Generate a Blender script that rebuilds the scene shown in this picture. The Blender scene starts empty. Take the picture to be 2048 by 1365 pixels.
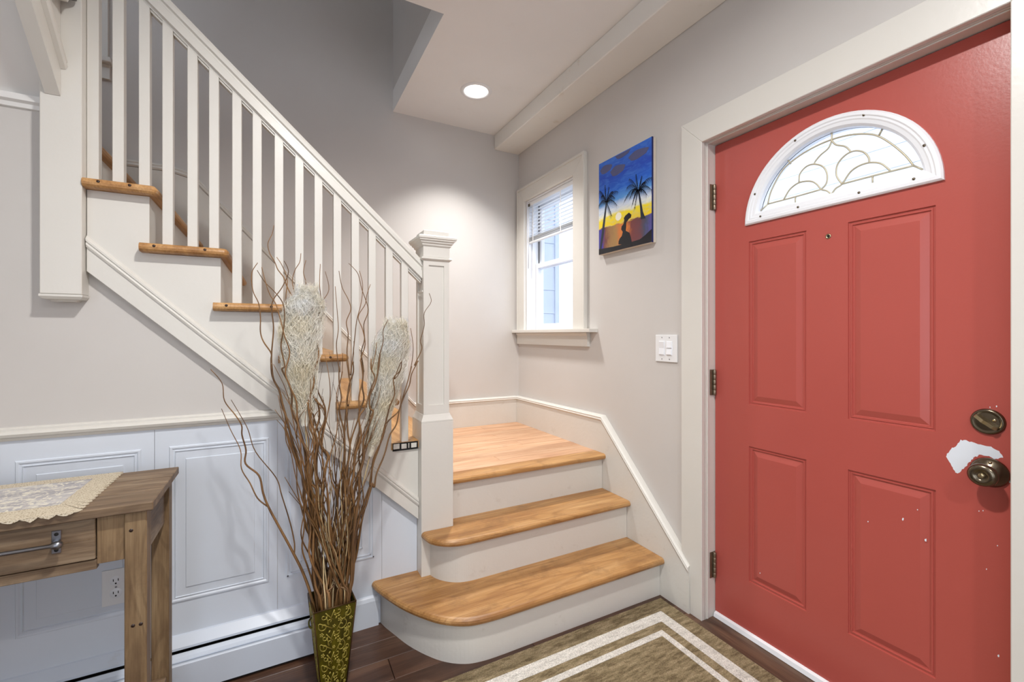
import bpy, bmesh, math, random
from mathutils import Vector, Matrix
random.seed(7)
S = bpy.context.scene
COL = S.collection
R = math.radians
PI = math.pi

# ------------------------------------------------------------------ camera
IMG_W, IMG_H = 2048.0, 1365.0
FPX, YAW, HORIZON = 885.5, R(27.968), 670.0
CAM = Vector((-1.615, -2.934, 1.219))
cam_data = bpy.data.cameras.new('camera')
cam_data.sensor_fit = 'HORIZONTAL'
cam_data.sensor_width = 36.0
cam_data.lens = 36.0 * FPX / IMG_W
cam_data.shift_y = -(IMG_H / 2 - HORIZON) / IMG_W
cam_data.clip_start = 0.02
cam = bpy.data.objects.new('camera', cam_data)
COL.objects.link(cam)
cam.location = CAM
cam.rotation_euler = (R(90), 0, -YAW)
S.camera = cam

# ------------------------------------------------------------------ world (overcast daylight) + exposure
SKY_COL, SKY_STR = (0.82, 0.89, 1.0), 3.0
world = bpy.data.worlds.new('World')
S.world = world
world.use_nodes = True
wn = world.node_tree
bg = wn.nodes.get('Background') or wn.nodes.new('ShaderNodeBackground')
bg.inputs['Color'].default_value = (*SKY_COL, 1)
bg.inputs['Strength'].default_value = SKY_STR
S.view_settings.view_transform = 'Standard'
S.view_settings.look = 'None'
S.view_settings.gamma = 1.0
S.view_settings.use_curve_mapping = False
S.view_settings.exposure = 0.14
CAN_MAIN, CAN_ROOM, CAN_REAR = 12.0, 35.0, 20.0        # watts of the recessed LED lamps
CAN_COL = (1.0, 0.975, 0.945)
S.cycles.max_bounces = 7
S.cycles.diffuse_bounces = 5
S.cycles.glossy_bounces = 3
S.cycles.transmission_bounces = 4
S.cycles.transparent_max_bounces = 10
S.cycles.caustics_reflective = False
S.cycles.caustics_refractive = False
S.cycles.adaptive_threshold = 0.03


# ------------------------------------------------------------------ helpers
def srgb(r, g, b):
    def c(v):
        v /= 255.0
        return v / 12.92 if v <= 0.04045 else ((v + 0.055) / 1.055) ** 2.4
    return (c(r), c(g), c(b), 1.0)


def ray(px, py):
    a = (px - IMG_W / 2) / FPX
    f = Vector((math.sin(YAW), math.cos(YAW), 0)); r = Vector((math.cos(YAW), -math.sin(YAW), 0))
    d = f + r * a
    d.z = -(py - HORIZON) / FPX
    return d


def atY(px, py, y):
    d = ray(px, py); return CAM + d * ((y - CAM.y) / d.y)


def atX(px, py, x):
    d = ray(px, py); return CAM + d * ((x - CAM.x) / d.x)


def atZ(px, py, z):
    d = ray(px, py); return CAM + d * ((z - CAM.z) / d.z)


WORLD_LOC = {}


def wloc(o):
    return WORLD_LOC.get(o.name, Vector((0, 0, 0))) if o else Vector((0, 0, 0))


def tag(o, label=None, cat=None, group=None, kind=None):
    if label: o['label'] = label
    if cat: o['category'] = cat
    if group: o['group'] = group
    if kind: o['kind'] = kind
    return o


def empty(name, loc, label=None, cat=None, group=None, kind=None, parent=None):
    o = bpy.data.objects.new(name, None)
    o.empty_display_size = 0.05
    COL.objects.link(o)
    loc = Vector(loc)
    WORLD_LOC[o.name] = loc
    if parent:
        o.parent = parent
        o.location = loc - wloc(parent)
    else:
        o.location = loc
    return tag(o, label, cat, group, kind)


def link_mesh(name, bm, mat, parent=None, smooth=False, origin=None):
    bmesh.ops.recalc_face_normals(bm, faces=bm.faces)
    cs = [v.co for v in bm.verts]
    lo = Vector((min(c.x for c in cs), min(c.y for c in cs), min(c.z for c in cs)))
    hi = Vector((max(c.x for c in cs), max(c.y for c in cs), max(c.z for c in cs)))
    c = Vector(((lo.x + hi.x) / 2, (lo.y + hi.y) / 2, lo.z)) if origin is None else Vector(origin)
    bmesh.ops.translate(bm, verts=bm.verts, vec=-c)
    me = bpy.data.meshes.new(name)
    bm.to_mesh(me); bm.free()
    if smooth:
        me.polygons.foreach_set('use_smooth', [True] * len(me.polygons))
    o = bpy.data.objects.new(name, me)
    COL.objects.link(o)
    if isinstance(mat, (list, tuple)):
        for m in mat: me.materials.append(m)
    else:
        me.materials.append(mat)
    WORLD_LOC[o.name] = c
    if parent:
        o.parent = parent
        o.location = c - wloc(parent)
    else:
        o.location = c
    return o


def NB():
    return bmesh.new()


def add_box(bm, x0, x1, y0, y1, z0, z1, bevel=0.0, seg=1):
    x0, x1 = min(x0, x1), max(x0, x1); y0, y1 = min(y0, y1), max(y0, y1); z0, z1 = min(z0, z1), max(z0, z1)
    vs = [bm.verts.new(p) for p in ((x0, y0, z0), (x1, y0, z0), (x1, y1, z0), (x0, y1, z0),
                                    (x0, y0, z1), (x1, y0, z1), (x1, y1, z1), (x0, y1, z1))]
    fs = [bm.faces.new([vs[i] for i in q]) for q in
          ((3, 2, 1, 0), (4, 5, 6, 7), (0, 1, 5, 4), (1, 2, 6, 5), (2, 3, 7, 6), (3, 0, 4, 7))]
    if bevel > 0:
        es = list({e for f in fs for e in f.edges})
        bmesh.ops.bevel(bm, geom=es, offset=bevel, segments=seg, affect='EDGES', profile=0.7)
    return vs


def box(name, x0, x1, y0, y1, z0, z1, mat, parent=None, bevel=0.0, seg=1):
    bm = NB(); add_box(bm, x0, x1, y0, y1, z0, z1, bevel, seg)
    return link_mesh(name, bm, mat, parent)


def add_prism(bm, poly, axis, a, b, bevel=0.0, seg=1):
    def P(u, v, w):
        return {'x': (w, u, v), 'y': (u, w, v), 'z': (u, v, w)}[axis]
    A = [bm.verts.new(P(u, v, a)) for u, v in poly]
    B = [bm.verts.new(P(u, v, b)) for u, v in poly]
    n = len(poly)
    fs = [bm.faces.new(A), bm.faces.new(B[::-1])]
    for i in range(n):
        fs.append(bm.faces.new((A[i], B[i], B[(i + 1) % n], A[(i + 1) % n])))
    if bevel > 0:
        es = list({e for f in fs[:2] for e in f.edges})
        bmesh.ops.bevel(bm, geom=es, offset=bevel, segments=seg, affect='EDGES', profile=0.6)


def prism(name, poly, axis, a, b, mat, parent=None, bevel=0.0, seg=1, smooth=False):
    bm = NB(); add_prism(bm, poly, axis, a, b, bevel, seg)
    return link_mesh(name, bm, mat, parent, smooth)


def catmull(pts, n=6):
    pts = [Vector(p) for p in pts]
    if len(pts) < 3: 
        return pts
    out = []
    for i in range(len(pts) - 1):
        p0 = pts[max(i - 1, 0)]; p1 = pts[i]; p2 = pts[i + 1]; p3 = pts[min(i + 2, len(pts) - 1)]
        for k in range(n):
            t = k / n
            out.append(0.5 * ((2 * p1) + (p2 - p0) * t + (2 * p0 - 5 * p1 + 4 * p2 - p3) * t * t + (3 * p1 - p0 - 3 * p2 + p3) * t ** 3))
    out.append(pts[-1])
    return out


def add_tube(bm, pts, rad, sides=6, cap=True):
    pts = [Vector(p) for p in pts]
    n = len(pts)
    rs = rad if isinstance(rad, (list, tuple)) else [rad] * n
    up = Vector((0.13, 0.21, 0.97))
    prev = None; rings = []
    for i, p in enumerate(pts):
        d = (pts[min(i + 1, n - 1)] - pts[max(i - 1, 0)])
        if d.length < 1e-9: d = Vector((0, 0, 1))
        d.normalize()
        if prev is None:
            u = d.cross(up)
            if u.length < 1e-3: u = d.cross(Vector((1, 0, 0)))
        else:
            u = prev - d * prev.dot(d)
        u.normalize(); prev = u
        w = d.cross(u)
        rings.append([bm.verts.new(p + (u * math.cos(2 * PI * k / sides) + w * math.sin(2 * PI * k / sides)) * rs[i]) for k in range(sides)])
    for i in range(n - 1):
        for k in range(sides):
            bm.faces.new((rings[i][k], rings[i][(k + 1) % sides], rings[i + 1][(k + 1) % sides], rings[i + 1][k]))
    if cap:
        bm.faces.new(rings[0][::-1]); bm.faces.new(rings[-1])


def tube(name, pts, rad, mat, parent=None, sides=6):
    bm = NB(); add_tube(bm, pts, rad, sides)
    return link_mesh(name, bm, mat, parent, smooth=True)


def add_lathe(bm, prof, origin, axis, sides=24, closed=True):
    """prof: (radius, height along axis)."""
    a = Vector(axis).normalized()
    u = a.cross(Vector((0, 0, 1)))
    if u.length < 1e-3: u = a.cross(Vector((1, 0, 0)))
    u.normalize(); w = a.cross(u)
    o = Vector(origin)
    rings = []
    for r, h in prof:
        if r < 1e-6:
            rings.append([bm.verts.new(o + a * h)])
        else:
            rings.append([bm.verts.new(o + a * h + (u * math.cos(2 * PI * k / sides) + w * math.sin(2 * PI * k / sides)) * r) for k in range(sides)])
    for A, B in zip(rings, rings[1:]):
        for k in range(sides):
            k2 = (k + 1) % sides
            if len(A) == 1 and len(B) == 1: continue
            if len(A) == 1: bm.faces.new((A[0], B[k], B[k2]))
            elif len(B) == 1: bm.faces.new((A[k], A[k2], B[0]))
            else: bm.faces.new((A[k], A[k2], B[k2], B[k]))


def lathe(name, prof, origin, axis, mat, parent=None, sides=24, smooth=True):
    bm = NB(); add_lathe(bm, prof, origin, axis, sides)
    return link_mesh(name, bm, mat, parent, smooth)


def bridge(bm, A, B, closed=True):
    n = len(A)
    for i in range(n if closed else n - 1):
        j = (i + 1) % n
        bm.faces.new((A[i], A[j], B[j], B[i]))


# ------------------------------------------------------------------ materials
def new_mat(name):
    m = bpy.data.materials.new(name); m.use_nodes = True
    nt = m.node_tree; nt.nodes.clear()
    out = nt.nodes.new('ShaderNodeOutputMaterial')
    p = nt.nodes.new('ShaderNodeBsdfPrincipled')
    nt.links.new(p.outputs[0], out.inputs[0])
    return m, nt, p, out


def N(nt, typ, **kw):
    n = nt.nodes.new(typ)
    for k, v in kw.items(): setattr(n, k, v)
    return n


def noise(nt, vec, scale, detail=4, rough=0.55, dist=0.0):
    n = N(nt, 'ShaderNodeTexNoise')
    n.inputs['Scale'].default_value = scale; n.inputs['Detail'].default_value = detail
    n.inputs['Roughness'].default_value = rough; n.inputs['Distortion'].default_value = dist
    nt.links.new(vec, n.inputs['Vector'])
    return n.outputs['Fac']


def mapping(nt, scale, loc=(0, 0, 0), rnd=0.0, coord='Object'):
    tc = N(nt, 'ShaderNodeTexCoord'); mp = N(nt, 'ShaderNodeMapping')
    mp.inputs['Scale'].default_value = scale; mp.inputs['Location'].default_value = loc
    src = tc.outputs[coord]
    if rnd:
        oi = N(nt, 'ShaderNodeObjectInfo'); ml = N(nt, 'ShaderNodeVectorMath', operation='ADD')
        mu = N(nt, 'ShaderNodeMath', operation='MULTIPLY'); mu.inputs[1].default_value = rnd
        nt.links.new(oi.outputs['Random'], mu.inputs[0])
        nt.links.new(src, ml.inputs[0]); nt.links.new(mu.outputs[0], ml.inputs[1])
        src = ml.outputs[0]
    nt.links.new(src, mp.inputs['Vector'])
    return mp.outputs[0]


def ramp(nt, fac, stops):
    r = N(nt, 'ShaderNodeValToRGB')
    el = r.color_ramp.elements
    while len(el) < len(stops): el.new(0.5)
    for e, (p, c) in zip(el, stops):
        e.position = p; e.color = c
    nt.links.new(fac, r.inputs[0])
    return r.outputs[0]


def mixc(nt, fac, a, b, mode='MIX'):
    m = N(nt, 'ShaderNodeMix', data_type='RGBA', blend_type=mode)
    def put(sock, v):
        if hasattr(v, 'is_linked'): nt.links.new(v, sock)
        else: sock.default_value = v
    put(m.inputs[0], fac); put(m.inputs[6], a); put(m.inputs[7], b)
    return m.outputs[2]


def bump(nt, p, h, strength=0.2, dist=0.002):
    b = N(nt, 'ShaderNodeBump')
    b.inputs['Strength'].default_value = strength; b.inputs['Distance'].default_value = dist
    nt.links.new(h, b.inputs['Height']); nt.links.new(b.outputs[0], p.inputs['Normal'])


def paint(name, col, rough=0.5, bstr=0.12, bscale=60, dirt=None, dscale=6, amt=0.25, spec=0.5):
    m, nt, p, o = new_mat(name)
    v = mapping(nt, (1, 1, 1), coord='Object')
    base = col
    f = noise(nt, v, 3.0, 3)
    c = ramp(nt, f, [(0.3, tuple(x * 0.965 for x in col[:3]) + (1,)), (0.7, col)])
    if dirt:
        d = noise(nt, v, dscale, 8, 0.75)
        dm = ramp(nt, d, [(0.60, (0, 0, 0, 1)), (0.72, (amt, amt, amt, 1))])
        c = mixc(nt, dm, c, dirt)
    nt.links.new(c, p.inputs['Base Color'])
    p.inputs['Roughness'].default_value = rough
    p.inputs['Specular IOR Level'].default_value = spec
    bump(nt, p, noise(nt, v, bscale, 3), bstr, 0.002)
    return m


def wood(name, stops, axis='x', scale=1.0, rough=0.45, ring=0.3, bstr=0.2, dark=None, dark_pos=(0.55, 0.75), dark_amt=0.6, nrings=11.0, vary=0.08):
    """grained wood; stops dark > light; contour lines of a stretched noise give the cathedral figure"""
    m, nt, p, o = new_mat(name)
    def st(l, c):
        return tuple(q * scale for q in {'x': (l, c, c), 'y': (c, l, c), 'z': (c, c, l)}[axis])
    f1 = noise(nt, mapping(nt, st(1.6, 12), rnd=17.0), 1.3, 5, 0.6, 0.3)
    f2 = noise(nt, mapping(nt, st(5, 170), rnd=9.0), 1.0, 3, 0.6)
    f3 = noise(nt, mapping(nt, st(0.9, 6.5), rnd=23.0), 1.0, 1.5, 0.45, 0.25)
    mu = N(nt, 'ShaderNodeMath', operation='MULTIPLY'); mu.inputs[1].default_value = nrings * 6.2832
    nt.links.new(f3, mu.inputs[0])
    sn = N(nt, 'ShaderNodeMath', operation='SINE'); nt.links.new(mu.outputs[0], sn.inputs[0])
    c = ramp(nt, f1, [(0.28, stops[0]), (0.5, stops[1]), (0.72, stops[2])])
    rg_ = ramp(nt, sn.outputs[0], [(0.0, (0, 0, 0, 1)), (0.45, (0, 0, 0, 1)), (0.9, (ring, ring, ring, 1))])
    c = mixc(nt, rg_, c, stops[0])
    g = ramp(nt, f2, [(0.35, (0.66, 0.60, 0.55, 1)), (0.6, (1, 1, 1, 1))])
    c = mixc(nt, 0.6, c, g, 'MULTIPLY')
    if dark:
        d = noise(nt, mapping(nt, (1, 1, 1), rnd=5.0), 7.0, 8, 0.72)
        dm = ramp(nt, d, [(dark_pos[0], (0, 0, 0, 1)), (dark_pos[1], (dark_amt,) * 3 + (1,))])
        c = mixc(nt, dm, c, dark)
    oi = N(nt, 'ShaderNodeObjectInfo'); hv = N(nt, 'ShaderNodeHueSaturation')
    mr = N(nt, 'ShaderNodeMapRange'); mr.inputs[3].default_value = 1 - vary; mr.inputs[4].default_value = 1 + vary
    nt.links.new(oi.outputs['Random'], mr.inputs[0]); nt.links.new(mr.outputs[0], hv.inputs['Value'])
    nt.links.new(c, hv.inputs['Color'])
    nt.links.new(hv.outputs[0], p.inputs['Base Color'])
    p.inputs['Roughness'].default_value = rough
    bump(nt, p, f2, bstr, 0.001)
    return m


def plain(name, col, rough=0.5, metal=0.0, spec=0.5):
    m, nt, p, o = new_mat(name)
    v = mapping(nt, (1, 1, 1))
    f = noise(nt, v, 25, 3)
    c = ramp(nt, f, [(0.3, tuple(x * 0.92 for x in col[:3]) + (1,)), (0.7, col)])
    nt.links.new(c, p.inputs['Base Color'])
    p.inputs['Roughness'].default_value = rough; p.inputs['Metallic'].default_value = metal
    p.inputs['Specular IOR Level'].default_value = spec
    return m


def emit(name, col, strength):
    m = bpy.data.materials.new(name); m.use_nodes = True
    nt = m.node_tree; nt.nodes.clear()
    out = nt.nodes.new('ShaderNodeOutputMaterial'); e = nt.nodes.new('ShaderNodeEmission')
    e.inputs[0].default_value = (*col, 1); e.inputs[1].default_value = strength
    nt.links.new(e.outputs[0], out.inputs[0])
    return m


def glass(name, tint=(1, 1, 1, 1), refl=0.08, rough=0.02):
    m = bpy.data.materials.new(name); m.use_nodes = True
    nt = m.node_tree; nt.nodes.clear()
    out = nt.nodes.new('ShaderNodeOutputMaterial')
    t = nt.nodes.new('ShaderNodeBsdfTransparent'); t.inputs[0].default_value = tint
    g = nt.nodes.new('ShaderNodeBsdfGlossy'); g.inputs['Roughness'].default_value = rough
    lw = nt.nodes.new('ShaderNodeLayerWeight'); lw.inputs[0].default_value = 0.5
    pw = nt.nodes.new('ShaderNodeMath'); pw.operation = 'POWER'; pw.inputs[1].default_value = 4.0
    nt.links.new(lw.outputs['Facing'], pw.inputs[0])
    fr = nt.nodes.new('ShaderNodeMath'); fr.operation = 'MULTIPLY_ADD'; fr.inputs[1].default_value = 0.5; fr.inputs[2].default_value = 0.03
    nt.links.new(pw.outputs[0], fr.inputs[0])
    mx = nt.nodes.new('ShaderNodeMixShader')
    nt.links.new(fr.outputs[0], mx.inputs[0]); nt.links.new(t.outputs[0], mx.inputs[1]); nt.links.new(g.outputs[0], mx.inputs[2])
    nt.links.new(mx.outputs[0], out.inputs[0])
    return m


M = {}
M['wall'] = paint('wall_greige', srgb(202, 198, 194), 0.42, 0.10, 45, spec=0.4)
M['ceil'] = paint('ceiling_white', srgb(234, 233, 231), 0.6, 0.08, 40, dirt=srgb(198, 184, 160), dscale=1.4, amt=0.12)
M['beam'] = paint('beam_white', srgb(230, 228, 222), 0.55, 0.10, 40, dirt=srgb(186, 166, 130), dscale=3.5, amt=0.45)
M['trim'] = paint('trim_cream_enamel', srgb(216, 213, 206), 0.32, 0.14, 70)
M['riser'] = paint('riser_cream_paint', srgb(214, 211, 204), 0.38, 0.35, 45, dirt=srgb(150, 138, 120), dscale=14, amt=0.25)
M['wains'] = paint('wainscot_white', srgb(214, 221, 231), 0.35, 0.05, 80)
M['heater'] = paint('heater_enamel', srgb(206, 214, 226), 0.35, 0.05, 80, dirt=srgb(170, 160, 140), dscale=10, amt=0.2)
M['door'] = paint('door_coral', srgb(177, 83, 74), 0.30, 0.10, 120)
M['white'] = paint('white_plastic', srgb(232, 233, 234), 0.35, 0.02, 90)
M['vinyl'] = paint('white_vinyl', srgb(236, 238, 242), 0.35, 0.02, 90)
M['primer'] = paint('bare_primer', srgb(226, 232, 240), 0.4, 0.05, 90)
OAK = (srgb(150, 104, 58), srgb(184, 138, 84), srgb(206, 164, 112))
M['oak_x'] = wood('oak_tread_x', OAK, 'x', 1.0, 0.42, 0.40, dark=srgb(96, 64, 36), dark_pos=(0.52, 0.76), dark_amt=0.6)
M['oak_y'] = wood('oak_tread_y', OAK, 'y', 1.0, 0.42, 0.3)
M['land'] = wood('landing_plank', (srgb(178, 132, 100), srgb(203, 162, 128), srgb(218, 182, 150)), 'x', 1.0, 0.5, 0.22, vary=0.10, dark=srgb(150, 104, 74), dark_pos=(0.62, 0.8), dark_amt=0.4)
M['floor'] = wood('dark_floor', (srgb(54, 36, 28), srgb(86, 60, 46), srgb(112, 84, 66)), 'x', 0.8, 0.38, 0.35, vary=0.15)
M['thresh'] = wood('threshold_wood', (srgb(58, 42, 34), srgb(88, 66, 52), srgb(116, 90, 70)), 'y', 0.9, 0.45, 0.3)
RUST = (srgb(98, 79, 60), srgb(132, 110, 86), srgb(160, 141, 116))
M['table_x'] = wood('table_wood_x', RUST, 'x', 1.6, 0.6, 0.35, dark=srgb(76, 58, 42), dark_amt=0.5, vary=0.12)
M['table_z'] = wood('table_wood_z', (srgb(100, 78, 54), srgb(132, 108, 78), srgb(160, 137, 104)), 'z', 1.6, 0.6, 0.35, dark=srgb(82, 62, 42), dark_amt=0.5, vary=0.12)
M['table_y'] = wood('table_wood_y', RUST, 'y', 1.6, 0.6, 0.35)
M['steel'] = plain('brushed_steel', srgb(150, 152, 158), 0.32, 1.0)
M['brass'] = plain('antique_brass', srgb(178, 164, 132), 0.28, 1.0)
M['brassdark'] = plain('antique_brass_dark', srgb(118, 108, 92), 0.24, 1.0)
M['nickel'] = plain('worn_nickel', srgb(150, 138, 120), 0.4, 0.9)
M['black'] = plain('black_gap', srgb(18, 16, 15), 0.8)
M['darkwood'] = plain('dark_varnish', srgb(52, 36, 30), 0.3)
M['glass'] = glass('window_glass')
M['came'] = plain('came_brass', srgb(196, 188, 164), 0.45, 0.3)
M['lens'] = emit('led_lens', (1, 0.985, 0.96), 6.0)
M['exterior'] = paint('exterior_siding', srgb(212, 219, 230), 0.7, 0.05, 20)
M['exterior_shade'] = paint('exterior_shaded_siding', srgb(196, 206, 222), 0.7, 0.05, 20)  # darker siding copy: shade on the house corner is put into the colour
M['branch'] = None


# ------------------------------------------------------------------ setting
ZC, ZS = 2.685, 2.579
XF, YR, ZT = -3.1, -5.6, 5.1          # far left wall, rear wall, top of stairwell
XS, YE = -0.942, -1.002               # stairwell opening in the ceiling
YW = -1.012                           # wall under the stairs

# floor: sub floor + planks where the photo shows them
flo = box('floor', XF, 0.14, YR, 0.0, -0.05, -0.012, M['floor']); tag(flo, 'dark brown wooden floor', kind='structure')
row = 0
y = -1.02
while y > -2.6:
    x = XF - random.random() * 0.9
    while x < 0:
        x1 = x + 1.22
        a, b = max(x, XF) + 0.0012, min(x1, -0.002) - 0.0012
        if b - a > 0.05:
            box('plank', a, b, y - 0.1108, y, -0.012, 0.0, M['floor'], flo, 0.0012)
        x = x1
    y -= 0.112; row += 1
box('plank', XF, -0.002, YR, y - 0.002, -0.012, 0.0, M['floor'], flo)

# right wall with door and window openings
DY0, DY1 = -1.651, -2.547             # door leaf edges
OY0, OY1, OZ = -1.63, -2.568, 2.056
WY0, WY1, WZ0, WZ1 = -0.118, -0.722, 1.24, 2.195
bm = NB()
TW = 0.14
add_box(bm, 0, TW, WY0, 0.12, 0, ZT)
add_box(bm, 0, TW, WY1, WY0, 0, WZ0)
add_box(bm, 0, TW, WY1, WY0, WZ1, ZT)
add_box(bm, 0, TW, OY0, WY1, 0, ZT)
add_box(bm, 0, TW, OY1, OY0, OZ, ZT)
add_box(bm, 0, TW, YR - 0.1, OY1, 0, ZC + 0.14)
tag(link_mesh('wall_right', bm, M['wall']), 'greige painted wall with the entry door', kind='structure')

# back wall with the window over the upper landing
W2X0, W2X1, W2Z0, W2Z1 = -2.98, -2.42, 2.62, 3.9
bm = NB()
add_box(bm, W2X1, 0, 0, 0.12, 0, ZT)
add_box(bm, W2X0, W2X1, 0, 0.12, 0, W2Z0)
add_box(bm, W2X0, W2X1, 0, 0.12, W2Z1, ZT)
add_box(bm, XF - 0.1, W2X0, 0, 0.12, 0, ZT)
tag(link_mesh('wall_back', bm, M['wall']), 'tall greige wall behind the staircase', kind='structure')

# wall under the stairs
prism('wall_left', [(XF, 0), (-1.075, 0), (-1.075, 0.47), (-2.153, 1.475), (-2.153, 1.94), (XF, 1.94)], 'y', YW, YW + 0.09, M['wall'])
tag(bpy.data.objects['wall_left'], 'greige wall below the stairs above white panelling', kind='structure')
# far left wall, with unseen windows added for daylight in room and shaft
bm = NB()
LW = (-5.2, -3.2, 0.45, 2.35)
ZU = ZC + 0.14
add_box(bm, XF - 0.1, XF, YR, LW[0], 0, ZU); add_box(bm, XF - 0.1, XF, LW[1], -3.0, 0, ZU)
add_box(bm, XF - 0.1, XF, LW[0], LW[1], 0, LW[2]); add_box(bm, XF - 0.1, XF, LW[0], LW[1], LW[3], ZU)
UW = (-2.5, -0.9, 3.3, 4.7)  # unseen opening added to brighten the stairwell shaft
add_box(bm, XF - 0.1, XF, -3.0, UW[0], 0, ZT); add_box(bm, XF - 0.1, XF, UW[1], 0, 0, ZT)
add_box(bm, XF - 0.1, XF, UW[0], UW[1], 0, UW[2]); add_box(bm, XF - 0.1, XF, UW[0], UW[1], UW[3], ZT)
tag(link_mesh('wall_far_left', bm, M['wall']), 'greige side wall with unseen windows added for fill daylight', kind='structure')
bm = NB()
RW = (-2.7, -0.9, 0.50, 2.30)  # unseen opening, sized for low fill daylight in the room
add_box(bm, XF, RW[0], YR - 0.1, YR, 0, ZU); add_box(bm, RW[1], 0, YR - 0.1, YR, 0, ZU)
add_box(bm, RW[0], RW[1], YR - 0.1, YR, 0, RW[2]); add_box(bm, RW[0], RW[1], YR - 0.1, YR, RW[3], ZU)
tag(link_mesh('wall_rear', bm, M['wall']), 'greige wall behind the viewer', kind='structure')

# ceiling with stairwell opening, shaft walls, top
bm = NB()
add_box(bm, XS, 0, YR, 0, ZC, ZC + 0.14)
add_box(bm, -2.2, XS, YR, YE, ZC, ZC + 0.14)
add_box(bm, XF, -2.2, YR, -2.9, ZC, ZC + 0.14)
tag(link_mesh('ceiling', bm, M['ceil']), 'white plaster ceiling with stairwell opening', kind='structure')
bm = NB()
add_box(bm, XS, XS + 0.1, YE - 0.1, 0, ZC + 0.14, ZT)
tag(link_mesh('wall_shaft_right', bm, M['wall']), 'stairwell shaft wall above the ceiling', kind='structure')
tag(box('wall_shaft_front', -2.2, XS, YE - 0.1, YE, ZC + 0.14, ZT, M['wall']), 'stairwell shaft wall facing the tall wall', kind='structure')
tag(box('ceiling_upper', XF - 0.1, XS + 0.1, -3.0, 0.12, ZT, ZT + 0.1, M['ceil']), 'upper floor ceiling over the stairwell', kind='structure')
bm = NB()
VW = (-3.0, -2.45, 3.0, 4.8)
add_box(bm, XF, VW[0], -3.0, -2.9, ZU, ZT); add_box(bm, VW[1], -2.1, -3.0, -2.9, ZU, ZT)
add_box(bm, VW[0], VW[1], -3.0, -2.9, ZU, VW[2]); add_box(bm, VW[0], VW[1], -3.0, -2.9, VW[3], ZT)
tag(link_mesh('wall_upper', bm, M['wall']), 'upper wall with a window at the head of the stairs', kind='structure')
tag(box('wall_upper_side', -2.2, -2.1, -2.9, YE - 0.1, ZC + 0.14, ZT, M['wall']), 'upper wall beside the top flight', kind='structure')

# boxed beam between ceiling and right wall
beam = box('trim_beam', -0.205, 0.0, YR, 0.0, ZS, ZC, M['beam'], None, 0.004)
tag(beam, 'white boxed soffit along the entry wall', kind='structure')

# sloped plaster underside of the top flight
SL = 0.93
def soff(y): return 1.955 + SL * (-1.072 - y)
prism('ceiling_sloped', [(YW, soff(YW) + 0.05), (-1.9, soff(-1.9) + 0.05), (-1.9, soff(-1.9) + 0.10), (YW, soff(YW) + 0.10)], 'x', XF, -2.24, M['ceil'])
tag(bpy.data.objects['ceiling_sloped'], 'white plaster underside of the upper stair flight', kind='structure')
# crown strip where that underside meets the wall
prism('trim_crown', [(YW, 1.918), (YW - 0.008, 1.92), (YW - 0.012, 1.932), (YW - 0.022, 1.938), (YW - 0.026, 1.955), (YW, 1.958)], 'x', XF, -2.258, M['ceil'])
tag(bpy.data.objects['trim_crown'], 'narrow white crown moulding on the left', kind='structure')

# ------------------------------------------------------------------ chair rail, wainscot, baseboard
cr = [(YW, 0.892), (YW - 0.010, 0.894), (YW - 0.013, 0.903), (YW - 0.020, 0.906), (YW - 0.024, 0.915), (YW - 0.018, 0.922), (YW - 0.012, 0.924), (YW - 0.012, 0.930), (YW - 0.006, 0.934), (YW, 0.935)]
prism('trim_chair_rail', cr, 'x', XF, -1.573, M['trim'])
tag(bpy.data.objects['trim_chair_rail'], 'cream chair rail moulding on top of the white panelling', kind='structure')

wl = bpy.data.objects['wall_left']
def ring_panel(bm, x0, x1, z0, z1, prof):
    """nested rectangular moulding on a wall facing -y; prof (inset, projection)"""
    rings = []
    for t, h in prof:
        rings.append([bm.verts.new(p) for p in ((x0 + t, YW - 0.004 - h, z0 + t), (x1 - t, YW - 0.004 - h, z0 + t), (x1 - t, YW - 0.004 - h, z1 - t), (x0 + t, YW - 0.004 - h, z1 - t))])
    for A, B in zip(rings, rings[1:]): bridge(bm, A, B)
    bm.faces.new(rings[-1])
WPROF = [(0, -0.002), (0.001, 0.0), (0.004, 0.0045), (0.009, 0.0045), (0.013, 0.0012), (0.017, 0.0012), (0.019, 0.004), (0.021, 0.0), (0.048, 0.0005), (0.050, 0.0035), (0.054, 0.0035)]
ZL = 0.165
def str_low(x): return 0.431 + (x + 1.084) * (1.426 - 0.431) / (-2.153 + 1.084)
def clip_poly(poly):
    """keep the part of an x,z polygon below the stringer line"""
    out = []
    n = len(poly)
    g = lambda p: p[1] - (str_low(p[0]) + 0.03)
    for i in range(n):
        a, b = poly[i], poly[(i + 1) % n]
        ga, gb = g(a), g(b)
        if ga <= 0: out.append(a)
        if ga * gb < 0:
            t = ga / (ga - gb); out.append((a[0] + (b[0] - a[0]) * t, a[1] + (b[1] - a[1]) * t))
    return out
seams = [XF, -2.732, -2.359, -1.986, -1.613, -1.222, -1.07]
panels = [(-2.70, -2.396), (-2.327, -2.02), (-1.947, -1.64), (-1.584, -1.251), (-1.186, -1.0)]
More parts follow.
